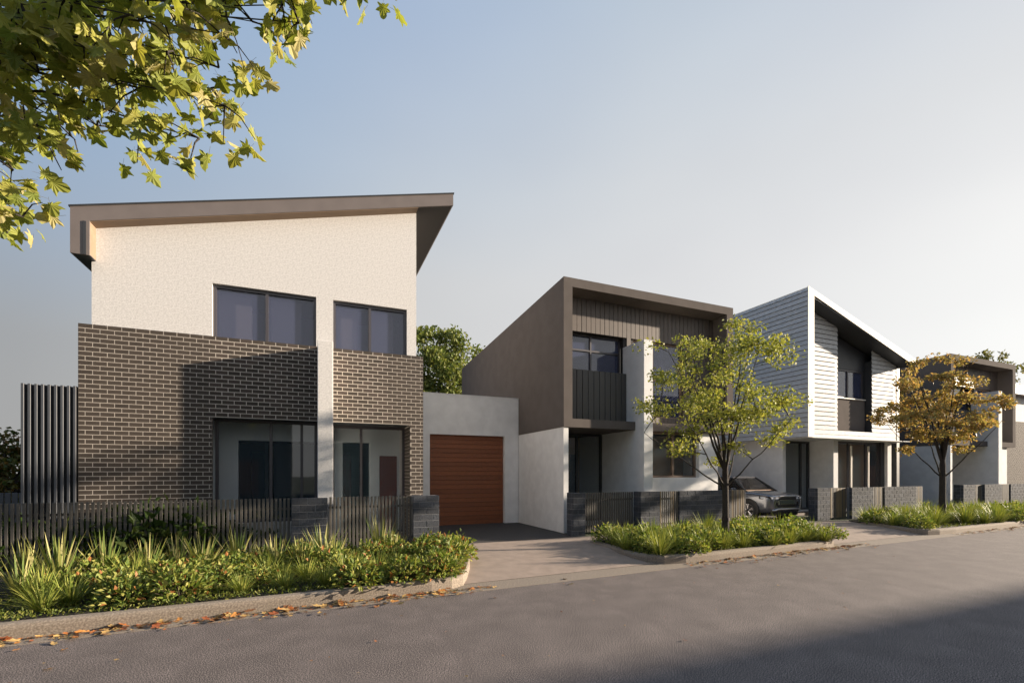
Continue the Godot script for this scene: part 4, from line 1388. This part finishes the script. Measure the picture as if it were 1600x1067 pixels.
# ------------------------------------------------------------------ the car
func car() -> void:
	var X := 15.9
	var N := 11.75
	var t := thing("parked_car", "dark grey sport utility car parked nose-out beside the weatherboard house", "car", Vector3(X, 0.006, -N))
	org = Vector3.ZERO   # own frame: x across, y up, -z back from the nose
	var ring := func(l: float, hw: float, y0: float, y1: float, sh: float) -> Array:   # closed section, sh = how far the top leans in
		var out := []
		var prof := [[0.80, y0], [0.95, y0 + 0.06], [0.99, y0 + 0.2], [1.0, lerpf(y0, y1, 0.62)], [0.985, y1 - 0.16], [0.95, y1 - 0.06], [0.86, y1 - 0.015], [0.6 - sh * 0.1, y1 + 0.005], [0.3, y1 + 0.02]]
		for q in prof:
			out.append(Vector3(q[0] * hw, q[1], -l))
		for i in range(prof.size() - 1, -1, -1):
			out.append(Vector3(-prof[i][0] * hw, prof[i][1], -l))
		return out
	var mb := MB.new()
	mb.loft([ring.call(0.0, 0.70, 0.44, 0.90, 0.0), ring.call(0.04, 0.79, 0.34, 0.94, 0.0), ring.call(0.14, 0.87, 0.27, 0.975, 0.0), ring.call(0.4, 0.93, 0.24, 1.01, 0.0), ring.call(0.85, 0.955, 0.24, 1.045, 0.0), ring.call(1.3, 0.95, 0.24, 1.075, 0.0), ring.call(2.4, 0.95, 0.24, 1.10, 0.0), ring.call(3.5, 0.955, 0.25, 1.14, 0.0), ring.call(4.1, 0.92, 0.28, 1.14, 0.0), ring.call(4.32, 0.84, 0.36, 1.08, 0.0), ring.call(4.37, 0.76, 0.42, 1.0, 0.0)])
	var body := part("body", mb, M.car_paint, t)
	# glasshouse
	var cab := func(l: float, wb: float, yb: float, wt: float, yt: float) -> Array:
		return [Vector3(wb, yb, -l), Vector3(lerpf(wb, wt, 0.9), lerpf(yb, yt, 0.86), -l), Vector3(wt * 0.86, yt, -l), Vector3(0, yt + 0.02, -l), Vector3(-wt * 0.86, yt, -l), Vector3(-lerpf(wb, wt, 0.9), lerpf(yb, yt, 0.86), -l), Vector3(-wb, yb, -l)]
	mb = MB.new()
	mb.hexa([Vector3(-0.76, 1.05, -1.12), Vector3(0.76, 1.05, -1.12), Vector3(0.6, 1.56, -1.86), Vector3(-0.6, 1.56, -1.86), Vector3(-0.76, 1.05, -1.14), Vector3(0.76, 1.05, -1.14), Vector3(0.6, 1.56, -1.88), Vector3(-0.6, 1.56, -1.88)])
	part("windscreen", mb, M.car_glass, t)
	mb = MB.new()
	mb.loft([cab.call(1.84, 0.64, 1.50, 0.64, 1.60), cab.call(2.3, 0.66, 1.52, 0.66, 1.635), cab.call(3.2, 0.66, 1.52, 0.65, 1.62), cab.call(4.0, 0.62, 1.48, 0.6, 1.56)])
	part("roof", mb, M.car_paint, t)
	for s in [-1.0, 1.0]:
		for pl in [[Vector3(s * 0.83, 1.03, -1.05), Vector3(s * 0.65, 1.56, -1.86), 0.045, 0.035], [Vector3(s * 0.86, 1.08, -2.5), Vector3(s * 0.66, 1.54, -2.55), 0.05, 0.045], [Vector3(s * 0.87, 1.1, -3.75), Vector3(s * 0.63, 1.54, -3.5), 0.09, 0.07]]:
			mb = MB.new()
			mb.tube([pl[0], pl[1]], [pl[2], pl[3]], 6)
			part("pillar", mb, M.car_black, t)
		mb = MB.new()
		mb.quad(Vector3(s * 0.85, 1.08, -1.15), Vector3(s * 0.87, 1.1, -3.8), Vector3(s * 0.64, 1.54, -3.6), Vector3(s * 0.65, 1.54, -1.86), Vector3(s, 0.4, 0))
		mb.quad(Vector3(s * 0.845, 1.08, -1.15), Vector3(s * 0.865, 1.1, -3.8), Vector3(s * 0.635, 1.54, -3.6), Vector3(s * 0.645, 1.54, -1.86), Vector3(-s, -0.4, 0))
		part("side_glass", mb, M.car_glass, t)
		mb = MB.new()
		mb.cbox(s * 1.0 - 0.1, s * 1.0 + 0.1, 1.04, 1.17, 1.42, 1.52, 0.02)
		part("mirror", mb, M.car_paint, t)
		mb = MB.new()   # headlamp
		mb.hexa([Vector3(s * 0.48, 0.79, 0.015), Vector3(s * 0.76, 0.80, -0.02), Vector3(s * 0.80, 0.875, -0.03), Vector3(s * 0.46, 0.865, 0.015), Vector3(s * 0.46, 0.79, -0.14), Vector3(s * 0.935, 0.82, -0.34), Vector3(s * 0.94, 0.89, -0.36), Vector3(s * 0.46, 0.88, -0.2)])
		var lamp := part("headlight", mb, M.lamp_glass, t)
		mb = MB.new()
		mb.hexa([Vector3(s * 0.45, 0.765, 0.008), Vector3(s * 0.78, 0.775, -0.03), Vector3(s * 0.83, 0.90, -0.05), Vector3(s * 0.44, 0.888, 0.008), Vector3(s * 0.45, 0.765, -0.14), Vector3(s * 0.945, 0.80, -0.40), Vector3(s * 0.945, 0.905, -0.42), Vector3(s * 0.44, 0.90, -0.2)])
		part("lamp_surround", mb, M.car_black, lamp)
		mb = MB.new()
		mb.hexa([Vector3(s * 0.48, 0.54, 0.012), Vector3(s * 0.72, 0.56, -0.012), Vector3(s * 0.70, 0.68, -0.012), Vector3(s * 0.50, 0.68, 0.012), Vector3(s * 0.48, 0.54, -0.2), Vector3(s * 0.72, 0.56, -0.2), Vector3(s * 0.70, 0.68, -0.2), Vector3(s * 0.50, 0.68, -0.2)])
		part("air_inlet", mb, M.car_black, t)
		for l in [0.86, 3.5]:   # wheels and dark arches
			mb = MB.new()
			var arch := []
			for i in 15:
				var a := PI * i / 14.0 * 1.12 - 0.19
				arch.append(Vector3(s * 0.935, 0.36 + sin(a) * 0.42, -l - cos(a) * 0.42))
			var rad := []
			rad.resize(15)
			rad.fill(0.035)
			mb.tube(arch, rad, 5)
			var seg := 24
			for i in seg:
				var a0 := TAU * i / seg
				var a1 := TAU * (i + 1) / seg
				mb.tri(Vector3(s * 0.958, 0.36, -l), Vector3(s * 0.958, 0.36 + sin(a0) * 0.41, -l - cos(a0) * 0.41), Vector3(s * 0.958, 0.36 + sin(a1) * 0.41, -l - cos(a1) * 0.41), Vector3(s, 0, 0))
			part("wheel_arch", mb, M.car_black, t)
		for l in [0.86, 3.5]:
			mb = MB.new()
			var prof := [[0.74, 0.25], [0.74, 0.33], [0.77, 0.358], [0.93, 0.358], [0.972, 0.335], [0.978, 0.27], [0.965, 0.25]]
			var rings := []
			for i in 28:
				var a := TAU * i / 27.0
				var rg := []
				for q in prof:
					rg.append(Vector3(s * q[0], 0.36 + sin(a) * q[1], -l - cos(a) * q[1]))
				rings.append(rg)
			mb.loft(rings, Color.WHITE, false)
			var wheel := part("wheel", mb, M.rubber, t)
			mb = MB.new()
			for i in 24:
				var a0 := TAU * i / 24
				var a1 := TAU * (i + 1) / 24
				var ro := 0.255
				var ri := 0.225
				mb.quad(Vector3(s * 0.975, 0.36 + sin(a0) * ro, -l - cos(a0) * ro), Vector3(s * 0.975, 0.36 + sin(a1) * ro, -l - cos(a1) * ro), Vector3(s * 0.965, 0.36 + sin(a1) * ri, -l - cos(a1) * ri), Vector3(s * 0.965, 0.36 + sin(a0) * ri, -l - cos(a0) * ri), Vector3(s, 0, 0))
			for i in 5:
				for w in [-0.16, 0.16]:
					var a := TAU * i / 5 + 0.3
					mb.tube([Vector3(s * 0.975, 0.36 + sin(a) * 0.05, -l - cos(a) * 0.05), Vector3(s * 0.968, 0.36 + sin(a + w) * 0.24, -l - cos(a + w) * 0.24)], [0.03, 0.02], 5)
			mb.tube([Vector3(s * 0.955, 0.36, -l), Vector3(s * 0.985, 0.36, -l)], [0.07, 0.05], 10)
			part("rim", mb, M.alloy, wheel)
	mb = MB.new()
	mb.cbox(-0.47, 0.47, 0.775, 0.865, -0.015, 0.12, 0.01)
	var grille := part("grille", mb, M.car_black, t)
	for k in 3:
		mb = MB.new()
		mb.box(-0.45, 0.45, 0.79 + k * 0.025, 0.797 + k * 0.025, -0.022, -0.016)
		part("grille_bar", mb, M.charcoal, grille)
	mb = MB.new()
	mb.cbox(-0.4, 0.4, 0.895, 0.915, -0.02, 0.06, 0.006)
	part("bonnet_strip", mb, M.silver, t)
	mb = MB.new()
	mb.box(-0.46, 0.46, 0.50, 0.60, -0.012, 0.1)
	part("lower_grille", mb, M.car_black, t)
	mb = MB.new()
	mb.cbox(-0.38, 0.38, 0.61, 0.755, -0.016, 0.08, 0.01)
	part("plate_panel", mb, M.plate_blank, t)
	mb = MB.new()
	mb.tube([Vector3(-0.78, 0.40, -0.14), Vector3(-0.66, 0.40, 0.01), Vector3(-0.5, 0.44, 0.03), Vector3(0.5, 0.44, 0.03), Vector3(0.66, 0.40, 0.01), Vector3(0.78, 0.40, -0.14)], [0.03, 0.035, 0.035, 0.035, 0.035, 0.03], 6)
	part("bumper_bar", mb, M.silver, t)
	mb = MB.new()
	mb.box(-0.7, 0.7, 0.2, 0.3, 0.1, 4.0)
	part("underbody", mb, M.car_black, t)
	mb = MB.new()
	for s in [-0.38, 0.38]:
		mb.cbox(s - 0.24, s + 0.24, 0.95, 1.42, 2.25, 2.4, 0.05)
		mb.cbox(s - 0.12, s + 0.12, 1.40, 1.54, 2.3, 2.4, 0.04)
	mb.box(-0.78, 0.78, 1.04, 1.10, 1.16, 1.5)
	part("seats", mb, M.tan_leather, t)
	mb = MB.new()
	var wh := []
	for i in 17:
		var a := TAU * i / 16
		wh.append(Vector3(-0.38 + cos(a) * 0.17, 1.16 + sin(a) * 0.17, -1.75))
	var wr := []
	wr.resize(17)
	wr.fill(0.016)
	mb.tube(wh, wr, 5)
	part("steering_wheel", mb, M.car_black, t)

# ------------------------------------------------------------------ planting
func blade(mb: MB, p: Vector3, a: float, l: float, w: float, lean: float, droop: float, col: Color) -> void:
	var out := Vector3(cos(a), 0, sin(a))
	var side := Vector3(-sin(a), 0, cos(a))
	var prev_l := p - side * w * 0.4
	var prev_r := p + side * w * 0.4
	var steps := 3
	for i in range(1, steps + 1):
		var t := float(i) / steps
		var q := p + Vector3(0, 1, 0) * l * (t * cos(lean) - droop * t * t) + out * l * (t * sin(lean) + droop * 0.6 * t * t)
		var ww := w * (1.0 - t) * 0.5 if i == steps else w * 0.5 * (1.0 - t * 0.35)
		var nl := q - side * ww
		var nr := q + side * ww
		var nn := out * -cos(lean) + Vector3(0, sin(lean) + 0.3, 0)
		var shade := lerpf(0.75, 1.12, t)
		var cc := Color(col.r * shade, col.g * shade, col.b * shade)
		if i == steps:
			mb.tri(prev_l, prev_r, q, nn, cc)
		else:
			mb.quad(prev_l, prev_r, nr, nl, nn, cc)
		prev_l = nl
		prev_r = nr

func clump_mesh(sd: int, kind: String) -> ArrayMesh:
	var r := RandomNumberGenerator.new()
	r.seed = sd
	var mb := MB.new()
	if kind == "flax":   # broad upright straps, pale edged
		for k in 58:
			var a := r.randf() * TAU
			var p := Vector3(cos(a), 0, sin(a)) * r.randf() * 0.09
			var pale := r.randf()
			var col := Color(0.27, 0.27, 0.08) if pale < 0.4 else (Color(0.38, 0.35, 0.15) if pale < 0.62 else Color(0.12, 0.17, 0.04))
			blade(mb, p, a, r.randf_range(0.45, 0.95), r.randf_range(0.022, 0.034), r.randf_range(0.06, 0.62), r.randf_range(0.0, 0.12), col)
	elif kind == "tuft":   # fine arching grass
		for k in 170:
			var a := r.randf() * TAU
			var p := Vector3(cos(a), 0, sin(a)) * r.randf() * 0.08
			var y := r.randf()
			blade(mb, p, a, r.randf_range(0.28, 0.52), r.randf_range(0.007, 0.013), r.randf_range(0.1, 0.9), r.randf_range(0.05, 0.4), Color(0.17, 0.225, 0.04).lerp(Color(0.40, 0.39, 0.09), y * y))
	else:   # leafy low shrub
		var cols := [Color(0.14, 0.195, 0.04), Color(0.24, 0.26, 0.055), Color(0.35, 0.335, 0.10), Color(0.095, 0.145, 0.03), Color(0.19, 0.235, 0.048)]
		if kind == "dark":
			cols = [Color(0.05, 0.085, 0.02), Color(0.04, 0.07, 0.018), Color(0.09, 0.12, 0.03)]
		for k in 420:
			var d := Vector3(r.randfn(), absf(r.randfn()) * 0.9, r.randfn()).normalized()
			var rr := pow(r.randf(), 0.3)
			var lump := 0.82 + 0.18 * sin(d.x * 7.0 + sd) * cos(d.z * 6.0 + sd * 2.0)
			var p := d * Vector3(0.42, 0.42, 0.42) * rr * lump + Vector3(0, 0.04, 0)
			var al := (d + Vector3(r.randfn(), r.randfn(), r.randfn()) * 0.6).normalized()
			var sd3 := al.cross(Vector3(r.randfn(), 1.5 + r.randfn(), r.randfn()).normalized()).normalized()
			var c: Color = cols[r.randi() % cols.size()]
			if kind == "tipped" and r.randf() < 0.07:
				c = Color(0.30, 0.13, 0.045)
			var s := r.randf_range(0.8, 1.25)
			mb.leaf(p, al, sd3, r.randf_range(0.06, 0.10), r.randf_range(0.035, 0.06), r.randf_range(0.05, 0.4), Color(c.r * s, c.g * s, c.b * s))
		for k in 14:
			var d := Vector3(r.randfn(), absf(r.randfn()) + 0.4, r.randfn()).normalized()
			mb.tube([Vector3.ZERO, d * 0.36], [0.008, 0.004], 4, Color(0.06, 0.045, 0.025))
	return mb.mesh()

const ONES := ["", "first", "second", "third", "fourth", "fifth", "sixth", "seventh", "eighth", "ninth", "tenth", "eleventh", "twelfth", "thirteenth", "fourteenth", "fifteenth", "sixteenth", "seventeenth", "eighteenth", "nineteenth"]

func ordinal(i: int) -> String:
	var k := i + 1
	if k < 20:
		return ONES[k]
	var tens: String = ["", "", "twent", "thirt", "fort", "fift", "sixt", "sevent", "eight", "ninet"][k / 10]
	return tens + "ieth" if k % 10 == 0 else tens + "y-" + ONES[k % 10]

func plants(kind: String, called: String, what: String, where: String, category: String, list: Array, group: String) -> void:   # list of [x, d, scale, y]
	list.sort_custom(func(a, b): return a[0] / (a[1] + 3.0) < b[0] / (b[1] + 3.0))
	var shapes := []
	for k in 5:
		shapes.append(clump_mesh(900 + k * 13 + kind.hash() % 97, kind))
	for i in list.size():
		var p: Array = list[i]
		var o := put(called, shapes[rng.randi() % 5], M.grass_blade if kind in ["flax", "tuft"] else M.foliage, self)
		o.position = Vector3(p[0], p[3] if p.size() > 3 else 0.03, -p[1])
		o.rotation.y = rng.randf() * TAU
		o.scale = Vector3(p[2], p[2] * rng.randf_range(0.9, 1.1), p[2])
		tag(o, "%s %s, %s from the left" % [what, where, ordinal(i)], category, group)

func fill(poly: PackedVector2Array, x0: float, x1: float, d0: float, d1: float, gap: float, s0: float, s1: float, taken: Array) -> Array:
	var out := []
	for tries in 1200:
		var p := Vector2(rng.randf_range(x0, x1), rng.randf_range(d0, d1))
		if not Geometry2D.is_point_in_polygon(p, poly):
			continue
		var ok := true
		for q in taken:
			if q.distance_to(p) < gap:
				ok = false
				break
		if ok:
			taken.append(p)
			out.append([p.x, p.y, rng.randf_range(s0, s1)])
	return out

func cover(poly: PackedVector2Array, x0: float, x1: float, count: int, cols: Array, called: String, label: String) -> void:   # low ground cover
	var mb := MB.new()
	for k in count * 3:
		if mb.v.size() > count * 6:
			break
		var x := rng.randf_range(x0, x1)
		var p := Vector2(x, kerb_d(x) + 0.14 + absf(rng.randfn()) * 0.9)
		if not Geometry2D.is_point_in_polygon(p, poly):
			continue
		var al := (rand_dir() + Vector3(0, 0.6, 0)).normalized()
		var sd := al.cross(rand_dir()).normalized()
		var c: Color = cols[rng.randi() % cols.size()]
		mb.leaf(Vector3(p.x, 0.035 + rng.randf() * 0.05, -p.y), al, sd, rng.randf_range(0.03, 0.06), rng.randf_range(0.015, 0.03), 0.2, c)
	org = Vector3.ZERO
	tag(part(called, mb, M.foliage, self), label, "ground cover", "", "stuff")

func planting() -> void:
	rng.seed = 2024
	var green := [Color(0.10, 0.13, 0.02), Color(0.15, 0.17, 0.03), Color(0.08, 0.11, 0.02), Color(0.2, 0.2, 0.05)]
	cover(beds.a, -6.0, 2.5, 9000, green, "ground_cover", "low leafy ground cover along the kerb of the nearest bed")
	cover(beds.b, 6.3, 12.6, 5000, green, "ground_cover", "low leafy ground cover along the kerb of the middle bed")
	cover(beds.c, 17.0, 30.0, 5000, green, "ground_cover", "low leafy ground cover along the kerb of the far right bed")
	# nearest bed: straps along the fence, shrubs and grasses before them
	var flax := [[-4.7, 8.9, 0.95], [-4.35, 8.6, 0.85], [-3.7, 8.5, 0.8], [-2.15, 9.6, 0.8], [-5.2, 9.3, 1.0], [-4.0, 9.4, 0.8], [-3.45, 8.9, 1.05], [-3.05, 9.3, 1.0], [-2.5, 9.3, 0.85], [-1.75, 9.4, 0.95], [-1.3, 9.9, 0.9], [-0.85, 9.6, 0.6], [-0.6, 9.0, 0.85], [-0.2, 8.8, 0.75], [0.15, 9.3, 1.0], [0.3, 8.9, 0.85], [1.25, 9.8, 0.95], [1.5, 9.6, 0.7]]
	plants("flax", "strap_plant", "tall pale-edged strap plant", "in the nearest bed", "plant", flax, "strap plants in the nearest bed")
	var tuft := [[-3.4, 8.3, 1.2], [-2.9, 7.8, 1.1], [-2.5, 8.7, 1.2], [-3.1, 7.6, 0.9], [-0.95, 7.6, 0.75], [-0.4, 7.7, 0.75], [-0.45, 8.3, 0.9], [-0.1, 8.1, 1.0], [0.15, 7.65, 0.8], [0.5, 8.0, 1.0], [0.75, 7.85, 0.85], [1.0, 8.1, 0.95], [1.35, 8.5, 0.95], [1.75, 8.2, 0.9], [-0.7, 8.6, 1.0], [0.7, 8.7, 0.9]]
	var taken := []
	for q in tuft:
		taken.append(Vector2(q[0], q[1]))
	plants("tuft", "grass_tuft", "yellow-green grass tuft", "in the nearest bed", "grass tuft", tuft, "grass tufts in the nearest bed")
	var shrub := fill(beds.a, -3.4, 2.35, 7.4, 9.9, 0.40, 0.72, 1.1, taken)
	for q in [[2.2, 8.25, 1.15], [2.5, 8.75, 1.2], [2.05, 7.85, 0.9], [2.65, 9.3, 1.2], [2.3, 9.0, 1.15], [1.85, 8.7, 1.1], [2.2, 9.7, 1.1]]:
		shrub.append(q)
	plants("tipped", "low_shrub", "low shrub with bronze tips", "in the nearest bed", "shrub", shrub, "low shrubs in the nearest bed")
	# garden behind the slat fence
	plants("dark", "garden_shrub", "dark leafy shrub", "behind the long slat fence", "shrub", [[-5.4, 11.6, 2.2], [-4.6, 11.7, 1.8], [-3.9, 11.55, 1.9], [-3.4, 11.6, 2.5], [-2.9, 11.55, 2.75], [-2.3, 11.55, 2.5], [-1.7, 11.6, 1.5], [-1.0, 11.6, 1.2], [-7.0, 11.8, 1.9], [0.9, 11.7, 0.9], [1.6, 11.7, 0.9]], "shrubs behind the slat fence")
	# middle bed round the lime-green tree
	taken = []
	var t2 := fill(beds.b, 6.4, 12.5, 7.7, 9.8, 0.55, 1.0, 1.5, taken)
	plants("tuft", "grass_tuft", "bright green grass tuft", "by the lime-green tree", "grass tuft", t2, "grass tufts round the lime-green tree")
	var s2 := fill(beds.b, 6.4, 12.5, 7.65, 9.9, 0.38, 0.85, 1.25, taken)
	plants("shrub", "low_shrub", "leafy low green shrub", "by the lime-green tree", "shrub", s2, "low shrubs round the lime-green tree")
	# far right bed
	taken = []
	var t3 := fill(beds.c, 17.1, 30.0, 8.3, 10.6, 0.68, 1.1, 1.75, taken)
	plants("tuft", "grass_tuft", "bright green grass tuft", "by the rust-leaved tree", "grass tuft", t3.slice(0, 54), "grass tufts round the rust-leaved tree")
	var s3 := fill(beds.c, 17.1, 30.0, 8.3, 10.4, 0.5, 0.85, 1.3, taken)
	plants("shrub", "low_shrub", "leafy low green shrub", "by the rust-leaved tree", "shrub", s3.slice(0, 60), "low shrubs round the rust-leaved tree")
	plants("shrub", "garden_shrub", "small leafy shrub", "behind the block fences", "shrub", [[23.9, 11.9, 1.2], [21.0, 11.0, 1.0], [24.4, 12.0, 1.3]], "shrubs behind the block fences")

# ------------------------------------------------------------------ fallen leaves
func fallen_leaves() -> void:
	rng.seed = 88
	var shapes := []
	var tones := [Color(0.34, 0.12, 0.035), Color(0.40, 0.18, 0.05), Color(0.42, 0.27, 0.10), Color(0.24, 0.075, 0.03), Color(0.33, 0.22, 0.09), Color(0.18, 0.08, 0.035)]
	for k in 12:
		var mb := MB.new()
		var r := RandomNumberGenerator.new()
		r.seed = 1200 + k
		var col: Color = tones[k % 6]
		var cup := r.randf_range(0.2, 0.9)
		var out := []
		var nn := 11
		for i in nn:
			var a := TAU * i / nn
			var l := (1.0 if i % 2 == 0 else 0.62) * r.randf_range(0.8, 1.1)
			var p := Vector3(cos(a) * l, 0, sin(a) * l * 0.72)
			p.y = cup * p.z * p.z * 0.6 + 0.12 * p.x * p.x * r.randf()
			out.append(p)
		for i in nn:
			var kk := r.randf_range(0.88, 1.12)
			mb.tri(Vector3(0, 0.02, 0), out[i], out[(i + 1) % nn], Vector3.UP, Color(col.r * kk, col.g * kk, col.b * kk))
		shapes.append(mb.mesh())
	var drop := func(x: float, d: float, y: float, sc: float, label: String, group: String) -> void:
		var pick := rng.randi() % 12
		var o := put("fallen_leaf", shapes[pick], M.dry_leaf, self)
		o.position = Vector3(x, y, -d)
		o.basis = (Basis(Vector3.UP, rng.randf() * TAU) * Basis(Vector3(1, 0, 0), rng.randf_range(-0.35, 0.35)) * Basis(Vector3(0, 0, 1), rng.randf_range(-0.3, 0.3))).scaled(Vector3.ONE * sc)
		tag(o, ["russet", "orange", "tan", "dark red", "straw-coloured", "brown"][pick % 6] + " " + label, "leaf", group)
	for k in 180:
		var x := lerpf(-3.8, 2.5, rng.randf())
		x += 0.12 * sin(x * 9.0)
		var off := absf(rng.randfn()) * 0.15 + 0.03
		drop.call(x, kerb_d(x) - off, -0.115 + rng.randf() * 0.03, rng.randf_range(0.042, 0.078), "fallen leaf in the drift along the nearest kerb", "leaves drifted along the nearest kerb")
	for k in 16:
		var x := rng.randf_range(-3.0, 4.2)
		drop.call(x, kerb_d(x) - rng.randf_range(0.3, 1.6) * rng.randf(), -0.12, rng.randf_range(0.04, 0.065), "fallen leaf lying out on the asphalt before the nearest bed", "leaves scattered on the near asphalt")
	for k in 66:
		var x := 7.2 + 5.6 * sqrt(rng.randf())
		drop.call(x, kerb_d(x) - absf(rng.randfn()) * 0.16 - 0.03, -0.115 + rng.randf() * 0.02, rng.randf_range(0.05, 0.08), "fallen leaf in the drift below the lime-green tree", "leaves drifted below the lime-green tree")
	for k in 34:
		var x := rng.randf_range(18.5, 30.0)
		drop.call(x, kerb_d(x) - absf(rng.randfn()) * 0.18 - 0.03, -0.115, rng.randf_range(0.06, 0.09), "fallen leaf in the drift below the rust-leaved tree", "leaves drifted below the rust-leaved tree")
	# the smallest scraps between them, too many to tell apart
	var litter := MB.new()
	var from_mesh := func(x: float, d: float, sc: float) -> void:
		var a: Array = shapes[rng.randi() % 12].surface_get_arrays(0)
		var b := (Basis(Vector3.UP, rng.randf() * TAU) * Basis(Vector3(1, 0, 0), rng.randf_range(-0.4, 0.4))).scaled(Vector3.ONE * sc)
		var vs: PackedVector3Array = a[Mesh.ARRAY_VERTEX]
		var ns: PackedVector3Array = a[Mesh.ARRAY_NORMAL]
		for i in vs.size():
			litter.v.append(b * vs[i] + Vector3(x, -0.117 + rng.randf() * 0.004, -d))
			litter.n.append((b * ns[i]).normalized())
		litter.c.append_array(a[Mesh.ARRAY_COLOR])
	for k in 420:
		var x := rng.randf_range(-4.0, 2.7)
		from_mesh.call(x, kerb_d(x) - 0.02 - absf(rng.randfn()) * 0.17, rng.randf_range(0.018, 0.042))
	for k in 260:
		var x := rng.randf_range(7.0, 13.5)
		from_mesh.call(x, kerb_d(x) - 0.02 - absf(rng.randfn()) * 0.2, rng.randf_range(0.025, 0.055))
	for k in 260:
		var x := rng.randf_range(18.0, 32.0)
		from_mesh.call(x, kerb_d(x) - 0.02 - absf(rng.randfn()) * 0.22, rng.randf_range(0.03, 0.06))
	for k in 60:
		var x := rng.randf_range(-3.0, 12.0)
		from_mesh.call(x, kerb_d(x) - rng.randf_range(0.2, 3.5), rng.randf_range(0.012, 0.03))
	org = Vector3.ZERO
	tag(part("leaf_litter", litter, M.dry_leaf, self), "small scraps of dry leaf scattered along the gutter and road edge", "leaf litter", "", "stuff")
